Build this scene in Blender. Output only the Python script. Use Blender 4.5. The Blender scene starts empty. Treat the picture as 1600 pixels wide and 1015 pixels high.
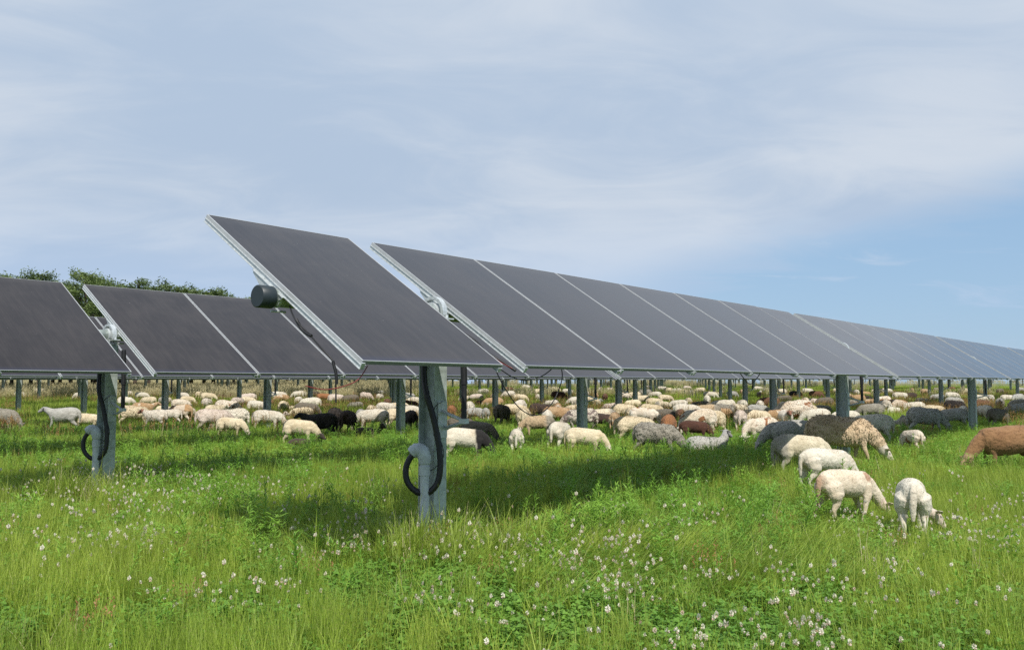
import bpy, bmesh, math, random
import numpy as np
from mathutils import Vector, Matrix, noise as mnoise

random.seed(7)
RNG = np.random.default_rng(11)
scene = bpy.context.scene
COL = scene.collection
R = math.radians

# ------------------------------------------------------------------ helpers
F = 1400.0; CX = 800.0; CY = 507.5; EYE = 1.5
PITCH = math.atan((605.0 - CY) / F)
YAW = 0.6688
D = Vector((math.sin(YAW), math.cos(YAW), 0))       # along a tracker row, away to the right
N = Vector((-math.cos(YAW), math.sin(YAW), 0))      # across the rows, away to the left


def ground_h(y):
    y = max(0.0, y)
    return 2.7 * (1 - math.exp(-(y / 150.0) ** 2))


def ground_h_np(y):
    y = np.maximum(0.0, y)
    return 2.7 * (1 - np.exp(-(y / 150.0) ** 2))


def link(o, parent=None):
    COL.objects.link(o)
    if parent is not None:
        o.parent = parent
    return o


def tag(o, label=None, cat=None, group=None, kind=None):
    if label: o['label'] = label
    if cat: o['category'] = cat
    if group: o['group'] = group
    if kind: o['kind'] = kind
    return o


def empty(name, loc=(0, 0, 0), rz=0.0):
    o = bpy.data.objects.new(name, None)
    o.location = loc
    o.rotation_euler = (0, 0, rz)
    o.empty_display_size = 0.2
    COL.objects.link(o)
    return o


class MB:
    """collects shapes into one mesh"""
    def __init__(self):
        self.v = []; self.f = []; self.m = []; self.s = []

    def add(self, vs, fs, mat=0, smooth=False):
        b = len(self.v)
        self.v += [tuple(x) for x in vs]
        for f in fs:
            self.f.append([b + i for i in f]); self.m.append(mat); self.s.append(smooth)

    def box(self, x0, x1, y0, y1, z0, z1, mat=0, M=None):
        vs = [Vector(p) for p in ((x0, y0, z0), (x1, y0, z0), (x1, y1, z0), (x0, y1, z0),
                                  (x0, y0, z1), (x1, y0, z1), (x1, y1, z1), (x0, y1, z1))]
        if M is not None: vs = [M @ v for v in vs]
        self.add(vs, [(0, 3, 2, 1), (4, 5, 6, 7), (0, 1, 5, 4), (1, 2, 6, 5), (2, 3, 7, 6), (3, 0, 4, 7)], mat)

    def tube(self, pts, rad, n=10, mat=0, caps=True, smooth=True):
        pts = [Vector(p) for p in pts]
        rads = rad if isinstance(rad, (list, tuple)) else [rad] * len(pts)
        rings = []; up = None
        for i, p in enumerate(pts):
            a = pts[max(0, i - 1)]; b = pts[min(len(pts) - 1, i + 1)]
            t = (b - a).normalized()
            if up is None:
                up = Vector((0, 0, 1)) if abs(t.z) < 0.9 else Vector((1, 0, 0))
            u = t.cross(up).normalized(); w = u.cross(t).normalized(); up = w
            rings.append([p + (u * math.cos(2 * math.pi * k / n) + w * math.sin(2 * math.pi * k / n)) * rads[i] for k in range(n)])
        vs = [v for r in rings for v in r]; fs = []
        for i in range(len(pts) - 1):
            for k in range(n):
                k2 = (k + 1) % n
                fs.append((i * n + k, i * n + k2, (i + 1) * n + k2, (i + 1) * n + k))
        self.add(vs, fs, mat, smooth)
        if caps:
            b = (len(pts) - 1) * n
            self.add(rings[0], [tuple(range(n))[::-1]], mat, False)
            self.add(rings[-1], [tuple(range(n))], mat, False)

    def mesh(self, name, mats):
        me = bpy.data.meshes.new(name)
        me.from_pydata(self.v, [], self.f)
        for m in (mats if isinstance(mats, (list, tuple)) else [mats]):
            me.materials.append(m)
        me.polygons.foreach_set('material_index', self.m)
        me.polygons.foreach_set('use_smooth', self.s)
        me.update()
        return me

    def build(self, name, mats, parent=None):
        return link(bpy.data.objects.new(name, self.mesh(name, mats)), parent)


def smooth_path(pts, k=6):
    P = [Vector(p) for p in pts]; out = []
    for i in range(len(P) - 1):
        p0 = P[max(0, i - 1)]; p1 = P[i]; p2 = P[i + 1]; p3 = P[min(len(P) - 1, i + 2)]
        for j in range(k):
            t = j / k
            out.append(0.5 * ((2 * p1) + (p2 - p0) * t + (2 * p0 - 5 * p1 + 4 * p2 - p3) * t * t + (3 * p1 - p0 - 3 * p2 + p3) * t ** 3))
    out.append(P[-1])
    return out


# ------------------------------------------------------------------ node helpers
def new_mat(name):
    m = bpy.data.materials.new(name); m.use_nodes = True
    nt = m.node_tree; nt.nodes.clear()
    return m, nt


def nd(nt, typ, **kw):
    n = nt.nodes.new(typ)
    for k, v in kw.items():
        if k.startswith('i_'):
            n.inputs[k[2:].replace('_', ' ')].default_value = v
        else:
            setattr(n, k, v)
    return n


def math_n(nt, op, a, b=None, c=None, clamp=False):
    n = nt.nodes.new('ShaderNodeMath'); n.operation = op; n.use_clamp = clamp
    for i, x in enumerate((a, b, c)):
        if x is None: continue
        if isinstance(x, (int, float)): n.inputs[i].default_value = x
        else: nt.links.new(x, n.inputs[i])
    return n.outputs[0]


def mix_c(nt, fac, a, b, blend='MIX'):
    n = nt.nodes.new('ShaderNodeMix'); n.data_type = 'RGBA'; n.blend_type = blend
    for s, x in ((n.inputs[0], fac), (n.inputs[6], a), (n.inputs[7], b)):
        if isinstance(x, (int, float)): s.default_value = x
        elif isinstance(x, tuple): s.default_value = (*x, 1) if len(x) == 3 else x
        else: nt.links.new(x, s)
    return n.outputs[2]


def ramp(nt, fac, stops):
    n = nt.nodes.new('ShaderNodeMapRange'); n.interpolation_type = 'SMOOTHSTEP'
    n.inputs['From Min'].default_value = stops[0]; n.inputs['From Max'].default_value = stops[1]
    nt.links.new(fac, n.inputs['Value'])
    return n.outputs[0]


def noise_n(nt, scale, detail=3, vec=None, rough=0.55, dist=0.0):
    n = nt.nodes.new('ShaderNodeTexNoise')
    n.inputs['Scale'].default_value = scale; n.inputs['Detail'].default_value = detail
    n.inputs['Roughness'].default_value = rough; n.inputs['Distortion'].default_value = dist
    if vec is not None: nt.links.new(vec, n.inputs['Vector'])
    return n.outputs['Fac']


def principled(nt, **kw):
    b = nt.nodes.new('ShaderNodeBsdfPrincipled')
    o = nt.nodes.new('ShaderNodeOutputMaterial')
    nt.links.new(b.outputs[0], o.inputs[0])
    for k, v in kw.items():
        s = b.inputs[k.replace('_', ' ')]
        if isinstance(v, (int, float)): s.default_value = v
        elif isinstance(v, tuple): s.default_value = (*v, 1)
        else: nt.links.new(v, s)
    return b


def bump(nt, b, h, strength=0.3, dist=0.01):
    n = nt.nodes.new('ShaderNodeBump'); n.inputs['Strength'].default_value = strength; n.inputs['Distance'].default_value = dist
    nt.links.new(h, n.inputs['Height']); nt.links.new(n.outputs[0], b.inputs['Normal'])


def simple_mat(name, col, rough=0.6, metal=0.0, var=0.25, scale=20, bumpd=0.0):
    m, nt = new_mat(name)
    tc = nd(nt, 'ShaderNodeTexCoord')
    f = noise_n(nt, scale, 4, tc.outputs['Object'])
    f2 = noise_n(nt, scale * 0.17, 3, tc.outputs['Object'])
    lo = tuple(c * (1 - var) for c in col); hi = tuple(min(1, c * (1 + var)) for c in col)
    c = mix_c(nt, ramp(nt, f, (0.3, 0.7)), lo, hi)
    c = mix_c(nt, math_n(nt, 'MULTIPLY', f2, 0.35), c, tuple(x * 0.8 for x in col))
    rr = math_n(nt, 'MULTIPLY_ADD', f, 0.25, rough - 0.12)
    b = principled(nt, Base_Color=c, Roughness=rr, Metallic=metal)
    if bumpd: bump(nt, b, f, 0.5, bumpd)
    return m


M = {}
M['galv'] = simple_mat('galvanised_steel', (0.55, 0.585, 0.59), 0.45, 0.35, 0.16, 30)
M['alu'] = simple_mat('aluminium_frame', (0.47, 0.485, 0.49), 0.42, 0.15, 0.06, 12)
M['edge'] = simple_mat('shaded_frame_edge', (0.20, 0.21, 0.21), 0.5, 0.1, 0.1, 12)  # frame metal darkened: shade on the low face put into the colour
M['tube'] = simple_mat('torque_tube_steel', (0.30, 0.34, 0.31), 0.42, 0.5, 0.2, 12)
M['post'] = simple_mat('post_steel', (0.40, 0.45, 0.43), 0.5, 0.25, 0.22, 16)
M['black'] = simple_mat('black_rubber', (0.012, 0.012, 0.014), 0.5, 0, 0.2, 20)
M['cap'] = simple_mat('black_plastic_cap', (0.018, 0.028, 0.032), 0.45, 0, 0.15, 8)
M['red'] = simple_mat('red_cable', (0.16, 0.012, 0.012), 0.5, 0, 0.1, 8)
M['pvc'] = simple_mat('grey_conduit_plastic', (0.50, 0.54, 0.56), 0.5, 0, 0.14, 14)
M['back'] = simple_mat('panel_back', (0.10, 0.10, 0.11), 0.5, 0, 0.1, 3)
M['bark'] = simple_mat('bark', (0.09, 0.065, 0.045), 0.9, 0, 0.4, 4, 0.03)


def glass_mat():
    m, nt = new_mat('dark_solar_glass')
    tc = nd(nt, 'ShaderNodeTexCoord')
    oi = nd(nt, 'ShaderNodeObjectInfo')
    # thin film cell lines run across the module (fine), dust streaks along the slope
    sep = nd(nt, 'ShaderNodeSeparateXYZ'); nt.links.new(tc.outputs['Object'], sep.inputs[0])
    wave = math_n(nt, 'SINE', math_n(nt, 'MULTIPLY', sep.outputs['X'], 2 * math.pi / 0.0118 / 3))
    mp = nd(nt, 'ShaderNodeMapping'); mp.inputs['Scale'].default_value = (6, 0.9, 1)
    add = nd(nt, 'ShaderNodeVectorMath', operation='ADD')
    nt.links.new(tc.outputs['Object'], add.inputs[0])
    sc = nd(nt, 'ShaderNodeVectorMath', operation='SCALE'); sc.inputs['Scale'].default_value = 37.0
    cmb = nd(nt, 'ShaderNodeCombineXYZ'); nt.links.new(oi.outputs['Random'], cmb.inputs[0]); nt.links.new(oi.outputs['Random'], cmb.inputs[1])
    nt.links.new(cmb.outputs[0], sc.inputs[0]); nt.links.new(sc.outputs[0], add.inputs[1])
    nt.links.new(add.outputs[0], mp.inputs['Vector'])
    streak = noise_n(nt, 2.2, 5, mp.outputs[0], 0.65)
    blotch = noise_n(nt, 1.3, 4, add.outputs[0], 0.6, 0.6)
    specks = noise_n(nt, 34, 2, add.outputs[0], 0.5)
    dust = math_n(nt, 'ADD', math_n(nt, 'MULTIPLY', ramp(nt, streak, (0.35, 0.75)), 0.5), math_n(nt, 'MULTIPLY', ramp(nt, blotch, (0.3, 0.75)), 0.5))
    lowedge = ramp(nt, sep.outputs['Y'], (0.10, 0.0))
    topedge = ramp(nt, sep.outputs['Y'], (2.16, 2.33))
    base = mix_c(nt, dust, (0.018, 0.013, 0.012), (0.046, 0.037, 0.033))
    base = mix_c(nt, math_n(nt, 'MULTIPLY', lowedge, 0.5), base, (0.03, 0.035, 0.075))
    base = mix_c(nt, math_n(nt, 'MULTIPLY', math_n(nt, 'MULTIPLY', topedge, blotch), 0.6), base, (0.09, 0.082, 0.075))
    base = mix_c(nt, math_n(nt, 'MULTIPLY', ramp(nt, specks, (0.74, 0.78)), 0.6), base, (0.25, 0.25, 0.24))
    base = mix_c(nt, math_n(nt, 'MULTIPLY', math_n(nt, 'MULTIPLY_ADD', wave, 0.5, 0.5), 0.14), base, (0.0, 0.0, 0.0))
    base = mix_c(nt, math_n(nt, 'MULTIPLY', oi.outputs['Random'], 0.25), base, (0.02, 0.019, 0.022))
    rough = math_n(nt, 'MULTIPLY_ADD', dust, 0.10, 0.14)
    b = principled(nt, Base_Color=base, Roughness=rough, IOR=1.5)
    b.inputs['Specular Tint'].default_value = (1.0, 0.89, 0.77, 1)
    return m


M['glass'] = glass_mat()

# ------------------------------------------------------------------ camera, light, world
cam = bpy.data.cameras.new('camera'); co = bpy.data.objects.new('camera', cam); COL.objects.link(co)
cam.sensor_fit = 'HORIZONTAL'; cam.sensor_width = 36; cam.lens = F / 1600 * 36
cam.clip_end = 6000; cam.clip_start = 0.05
co.location = (0, 0, EYE); co.rotation_euler = (math.pi / 2 + PITCH, 0, 0)
scene.camera = co

KN, KD = 0.63, 0.46
shadow = N * KN + D * KD
to_sun = Vector((-shadow.x, -shadow.y, 1)).normalized()
sun_el = math.asin(to_sun.z); sun_az = math.atan2(to_sun.x, to_sun.y)
sl = bpy.data.lights.new('sun', 'SUN'); sl.energy = 5.0; sl.angle = R(0.6); sl.color = (1.0, 0.955, 0.89)
so = bpy.data.objects.new('sun', sl); COL.objects.link(so)
so.rotation_euler = to_sun.to_track_quat('Z', 'Y').to_euler()

world = bpy.data.worlds.new('World'); scene.world = world; world.use_nodes = True
nt = world.node_tree; nt.nodes.clear()
sky = nd(nt, 'ShaderNodeTexSky'); sky.sky_type = 'NISHITA'; sky.sun_disc = False
sky.sun_elevation = sun_el; sky.sun_rotation = sun_az; sky.air_density = 1.0; sky.dust_density = 0.6; sky.ozone_density = 1.2
tc = nd(nt, 'ShaderNodeTexCoord'); sp = nd(nt, 'ShaderNodeSeparateXYZ'); nt.links.new(tc.outputs['Generated'], sp.inputs[0])
az = math_n(nt, 'ARCTAN2', sp.outputs['X'], sp.outputs['Y'])
el = math_n(nt, 'ARCSINE', sp.outputs['Z'])
den = math_n(nt, 'ADD', math_n(nt, 'MAXIMUM', sp.outputs['Z'], 0.0), 0.16)
px = math_n(nt, 'DIVIDE', sp.outputs['X'], den); py = math_n(nt, 'DIVIDE', sp.outputs['Y'], den)
cb = nd(nt, 'ShaderNodeCombineXYZ'); nt.links.new(px, cb.inputs[0]); nt.links.new(py, cb.inputs[1])
mp = nd(nt, 'ShaderNodeMapping'); mp.inputs['Rotation'].default_value = (0, 0, R(28)); mp.inputs['Scale'].default_value = (0.68, 1.0, 1)
nt.links.new(cb.outputs[0], mp.inputs['Vector'])
n1 = noise_n(nt, 0.85, 5, mp.outputs[0], 0.5, 0.35)
n2 = noise_n(nt, 0.45, 3, cb.outputs[0], 0.5, 0.2)
n3 = noise_n(nt, 2.6, 6, mp.outputs[0], 0.6, 0.8)
# clear band low on the right: el below a boundary that climbs with azimuth
bound = math_n(nt, 'MULTIPLY_ADD', az, 0.21, 0.085)
wob = math_n(nt, 'MULTIPLY_ADD', n3, 0.10, -0.05)
edge = math_n(nt, 'ADD', math_n(nt, 'SUBTRACT', bound, el), wob)
clear = math_n(nt, 'MULTIPLY', ramp(nt, edge, (-0.035, 0.03)), ramp(nt, az, (-0.08, 0.30)))
clear = math_n(nt, 'MULTIPLY', clear, math_n(nt, 'SUBTRACT', 1.0, math_n(nt, 'MULTIPLY', ramp(nt, n3, (0.52, 0.75)), 0.6)))
c_lilac = (4.5, 5.6, 7.15); c_white = (6.25, 6.95, 7.9); c_low = (4.5, 6.1, 8.5)
mixn = math_n(nt, 'MULTIPLY_ADD', n3, 0.28, math_n(nt, 'MULTIPLY_ADD', n1, 0.45, math_n(nt, 'MULTIPLY', n2, 0.27)))
cl = mix_c(nt, ramp(nt, mixn, (0.41, 0.60)), c_lilac, c_white)
cl = mix_c(nt, math_n(nt, 'MULTIPLY', ramp(nt, el, (0.22, 0.02)), 0.75), cl, c_low)
veil = mix_c(nt, 0.72, sky.outputs[0], (3.5, 5.45, 7.9))
thin = mix_c(nt, math_n(nt, 'MULTIPLY', math_n(nt, 'SUBTRACT', 1.0, clear), 1.0), veil, cl)
bg = nd(nt, 'ShaderNodeBackground'); bg.inputs['Strength'].default_value = 0.10
nt.links.new(thin, bg.inputs['Color'])
ow = nd(nt, 'ShaderNodeOutputWorld'); nt.links.new(bg.outputs[0], ow.inputs[0])

scene.view_settings.view_transform = 'Standard'; scene.view_settings.look = 'None'
scene.view_settings.exposure = 0.0; scene.view_settings.gamma = 1.0
scene.view_settings.use_curve_mapping = False
scene.cycles.max_bounces = 6; scene.cycles.diffuse_bounces = 3; scene.cycles.transmission_bounces = 3
scene.cycles.use_denoising = False
scene.cycles.sample_clamp_indirect = 4.0

# ------------------------------------------------------------------ ground
def build_ground():
    ys = np.concatenate([np.linspace(-60, 0, 7), np.linspace(3, 200, 80), np.linspace(240, 3000, 24)])
    xs = np.concatenate([np.linspace(-3000, -220, 14), np.linspace(-200, 200, 60), np.linspace(220, 3000, 14)])
    X, Y = np.meshgrid(xs, ys)
    Z = ground_h_np(Y)
    nx, ny = len(xs), len(ys)
    v = np.stack([X.ravel(), Y.ravel(), Z.ravel()], 1)
    f = [(j * nx + i, j * nx + i + 1, (j + 1) * nx + i + 1, (j + 1) * nx + i) for j in range(ny - 1) for i in range(nx - 1)]
    me = bpy.data.meshes.new('ground'); me.from_pydata(v.tolist(), [], f)
    me.polygons.foreach_set('use_smooth', [True] * len(f))
    m, nt = new_mat('meadow_soil')
    g = nd(nt, 'ShaderNodeNewGeometry')
    a = noise_n(nt, 0.25, 5, g.outputs['Position'], 0.6)
    b_ = noise_n(nt, 6.0, 5, g.outputs['Position'], 0.7)
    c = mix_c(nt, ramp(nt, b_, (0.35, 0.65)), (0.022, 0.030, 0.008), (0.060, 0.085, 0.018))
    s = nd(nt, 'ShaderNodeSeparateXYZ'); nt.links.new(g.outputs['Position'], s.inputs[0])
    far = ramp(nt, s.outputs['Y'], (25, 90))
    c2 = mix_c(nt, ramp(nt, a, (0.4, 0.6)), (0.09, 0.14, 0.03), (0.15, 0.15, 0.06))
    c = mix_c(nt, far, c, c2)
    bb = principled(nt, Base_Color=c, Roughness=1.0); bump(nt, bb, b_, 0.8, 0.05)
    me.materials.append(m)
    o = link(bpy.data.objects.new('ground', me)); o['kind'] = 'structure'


build_ground()

# ------------------------------------------------------------------ solar tracker rows
W = 1.596; GAP = 0.295; L = 2.34; TILT = 0.577; LOWZ = 1.68
ORIG = Vector((0.121, 7.794, 0)); STEP = Vector((-4.729, 3.788, 0))
PW = W - 0.022
TABLE = 7 * W + GAP
TUBE_OFF = 0.155


def glass_mesh():
    b = MB()
    b.box(0.010, PW - 0.010, 0.006, L - 0.006, -0.008, 0.0, 0)
    b.box(0.011, PW - 0.011, 0.0075, L - 0.0075, -0.0125, -0.0085, 1)
    me = b.mesh('glass_panel', [M['glass'], M['back']])
    return me


def frame_mesh():
    b = MB()
    t = 0.0095
    for x0, x1, s in ((0, t, 1), (PW - t, PW, -1)):
        b.box(x0, x1, 0, L, -0.030, 0.0025)
    b.box(t, PW - t, 0.0, 0.006, -0.006, 0.0022)
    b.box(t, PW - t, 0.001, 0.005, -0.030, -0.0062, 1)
    b.box(t, PW - t, L - 0.006, L, -0.030, 0.0022)
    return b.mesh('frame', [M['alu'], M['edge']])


def rail_mesh():
    # hat channel under each side edge, running up the slope
    b = MB()
    for x in (-0.006, PW - 0.042):
        b.box(x, x + 0.048, -0.008, L + 0.004, -0.036, -0.0305)
        b.box(x + 0.007, x + 0.041, -0.006, L, -0.062, -0.0365)
        b.box(x - 0.001, x + 0.049, -0.008, L, -0.067, -0.0625)
    # clip at the low end
    b.box(-0.014, 0.020, -0.018, -0.009, -0.045, -0.010)
    return b.mesh('rail', M['galv'])


def simple_panel_mesh():
    b = MB()
    b.box(0.010, PW - 0.010, 0.006, L - 0.006, -0.008, 0.0, 0)
    b.box(0, 0.0095, 0, L, -0.040, 0.0025, 1); b.box(PW - 0.0095, PW, 0, L, -0.040, 0.0025, 1)
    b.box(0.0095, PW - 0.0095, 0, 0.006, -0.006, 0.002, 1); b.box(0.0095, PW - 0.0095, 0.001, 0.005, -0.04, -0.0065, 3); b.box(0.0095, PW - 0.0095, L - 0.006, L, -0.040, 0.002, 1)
    b.box(0, 0.04, -0.008, L, -0.07, -0.042, 3)
    b.box(0.012, PW - 0.012, 0.008, L - 0.008, -0.0125, -0.0085, 2)
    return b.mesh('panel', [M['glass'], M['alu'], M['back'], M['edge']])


ME = dict(glass=glass_mesh(), frame=frame_mesh(), rail=rail_mesh(), simple=simple_panel_mesh())


def post_mesh(h):
    # H section pile, web across the row
    b = MB()
    w, d, t = 0.165, 0.20, 0.009
    b.box(-w / 2, w / 2, -d / 2, -d / 2 + t, -0.3, h)
    b.box(-w / 2, w / 2, d / 2 - t, d / 2, -0.3, h)
    b.box(-0.004, 0.004, -d / 2 + t, d / 2 - t, -0.3, h)
    return b.mesh('post', M['post'])


def bearing_mesh():
    # origin at tube centre; local x along the row
    b = MB()
    n = 18; r0, r1, hw = 0.120, 0.150, 0.030
    vs = []; fs = []
    for i in range(n + 1):
        a = math.pi * (-0.12) + math.pi * 1.24 * i / n
        c, s = math.cos(a), math.sin(a)
        for (x, r) in ((-hw, r0), (hw, r0), (hw, r1), (-hw, r1)):
            vs.append((x, c * r, s * r))
    for i in range(n):
        for k in range(4):
            k2 = (k + 1) % 4
            fs.append((i * 4 + k, i * 4 + k2, (i + 1) * 4 + k2, (i + 1) * 4 + k))
    fs += [(0, 3, 2, 1), (n * 4, n * 4 + 1, n * 4 + 2, n * 4 + 3)]
    b.add(vs, fs)
    b.tube([(-0.05, 0, 0), (0.05, 0, 0)], 0.093, 20)
    # feet, bolts and side plates that carry the bearing on the post
    b.box(-0.045, 0.045, 0.10, 0.22, -0.075, -0.062)
    b.box(-0.045, 0.045, -0.22, -0.10, -0.075, -0.062)
    b.box(-0.085, 0.085, -0.1, 0.1, -0.135, -0.125)
    for sx in (-1, 1):
        b.box(sx * 0.05 - 0.004, sx * 0.05 + 0.004, -0.11, 0.11, -0.34, -0.06)
        for y in (-0.07, 0.07):
            b.tube([(sx * 0.055, y, -0.27), (sx * 0.075, y, -0.27)], 0.014, 6)
    b.tube([(0, 0.17, -0.06), (0, 0.17, -0.03)], 0.016, 6)
    b.tube([(0, -0.17, -0.06), (0, -0.17, -0.03)], 0.016, 6)
    return b.mesh('bearing', M['galv'])


def bracket_mesh():
    # saddle between rails and tube; origin on the panel plane above the tube, x along the row, y up slope
    b = MB()
    z0, z1 = -0.070, -TUBE_OFF - 0.03
    for x in (-0.03, 0.03):
        vs = [(x - 0.002, -0.14, z0), (x - 0.002, 0.30, z0), (x - 0.002, 0.30, z0 - 0.02), (x - 0.002, 0.10, z1 + 0.03), (x - 0.002, -0.05, z1 + 0.03), (x - 0.002, -0.14, z0 - 0.02)]
        vs += [(v[0] + 0.004, v[1], v[2]) for v in vs]
        n = 6
        b.add(vs, [tuple(range(n))[::-1], tuple(range(n, 2 * n))] + [(i, (i + 1) % n, n + (i + 1) % n, n + i) for i in range(n)])
    b.box(-0.04, 0.04, -0.15, 0.31, z0 - 0.003, z0 + 0.0025)
    for y in (-0.10, 0.20, 0.27):
        b.tube([(0.0, y, z0 - 0.03), (0.0, y, z0)], 0.014, 6)
    b.tube([(-0.06, 0.12, -TUBE_OFF - 0.01), (0.06, 0.12, -TUBE_OFF - 0.01)], 0.009, 6)
    b.tube([(-0.07, -0.12, -TUBE_OFF - 0.05), (0.07, -0.12, -TUBE_OFF - 0.05)], 0.009, 6)
    return b.mesh('mounting_bracket', M['galv'])


ME['bearing'] = bearing_mesh(); ME['bracket'] = bracket_mesh()
CT, ST = math.cos(TILT), math.sin(TILT)
TUBE_N = L / 2 * CT + TUBE_OFF * ST - 0.05           # tube centre across the row from the low edge
TUBE_Z = LOWZ + L / 2 * ST - TUBE_OFF * CT
POST_H = TUBE_Z - 0.14
ME['post'] = post_mesh(POST_H)


def damper_mesh():
    b = MB()
    x, n0 = 0.0, -0.36
    b.tube([(0.03, n0, 1.20), (0.03, n0, 1.52)], 0.026, 12)
    b.tube([(0.03, n0, 1.52), (0.03, n0, 1.545)], 0.033, 12)
    b.tube([(0.03, n0, 1.545), (0.03, n0 + 0.02, 1.98)], 0.030, 12)
    return b.mesh('damper', M['black'])


def damper_arm_mesh():
    b = MB()
    n0 = -0.36
    for z, dx in ((1.28, 0.0), (1.11, 0.05)):
        b.tube([(dx, -0.09, z), (0.03, n0 - 0.02, 1.185)], 0.017, 8)
    b.box(0.0, 0.06, n0 - 0.035, n0 + 0.035, 1.165, 1.21)
    b.box(-0.05, 0.07, -0.118, -0.1015, 1.03, 1.36)
    return b.mesh('damper_arm', M['galv'])


ME['damper'] = damper_mesh(); ME['arm'] = damper_arm_mesh()


def conduit_parts(root, M4):
    # drawn in metres, world x across the picture, measured at the post: hose loop, hood and riser
    def P(u, z, f=-0.16): return (M4.to_3x3().inverted() @ Vector((u, f, 0))) + Vector((0, 0, z))
    b = MB()
    hose = smooth_path([P(-0.07, 2.0, -0.07), P(-0.075, 1.62, -0.09), P(-0.04, 1.42), P(0.02, 1.22), P(0.075, 0.95), P(0.085, 0.76),
                        P(0.055, 0.62), P(-0.03, 0.54), P(-0.13, 0.555), P(-0.21, 0.64), P(-0.225, 0.76), P(-0.18, 0.865), P(-0.12, 0.89)], 8)
    b.tube(hose, [0.027 + 0.002 * (i % 2) for i in range(len(hose))], 10)
    h = b.build('hose', M['black'], root)
    for i in (28, 62):
        k = MB(); k.tube([hose[i], hose[i] + (hose[i + 1] - hose[i]).normalized() * 0.03], 0.031, 8)
        k.build('hose_tie', M['black'], h)
    r = MB()
    r.tube([P(-0.055, -0.05), P(-0.055, 0.80)], 0.044, 14)
    r.tube([P(-0.055, 0.70), P(-0.055, 0.78)], 0.052, 14)
    r.build('riser_pipe', M['pvc'], root)
    e = MB()
    pts = smooth_path([P(-0.055, 0.80), P(-0.058, 0.86), P(-0.085, 0.915), P(-0.135, 0.925), P(-0.175, 0.895)], 5)
    n = len(pts)
    e.tube(pts, [0.050 + 0.014 * math.sin(math.pi * i / (n - 1)) + 0.005 * (i % 2) for i in range(n)], 14)
    e.build('pipe_hood', M['pvc'], root)
    w = MB()
    w.tube(smooth_path([P(0.10, 1.36), P(0.03, 1.30), P(0.04, 1.1), P(0.10, 0.98), P(0.11, 0.85), P(0.0, 0.74), P(-0.10, 0.72), P(-0.02, 0.8)], 6), 0.004, 6)
    w.build('tie_wire', M['black'], root)


ORD = ['front', 'second', 'third', 'fourth', 'fifth', 'sixth', 'seventh', 'eighth', 'ninth', 'tenth', 'eleventh', 'twelfth', 'thirteenth', 'fourteenth', 'fifteenth', 'sixteenth', 'seventeenth']
LABELS = [
    'front row of tilted solar panels nearest to us, with a black capped tube end',
    'second row of tilted solar panels, starting at the left picture edge behind the front row',
]


def in_view(p, margin=0.12):
    return p.y > 1 and abs(p.x / p.y) < 800 / F + margin


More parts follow.
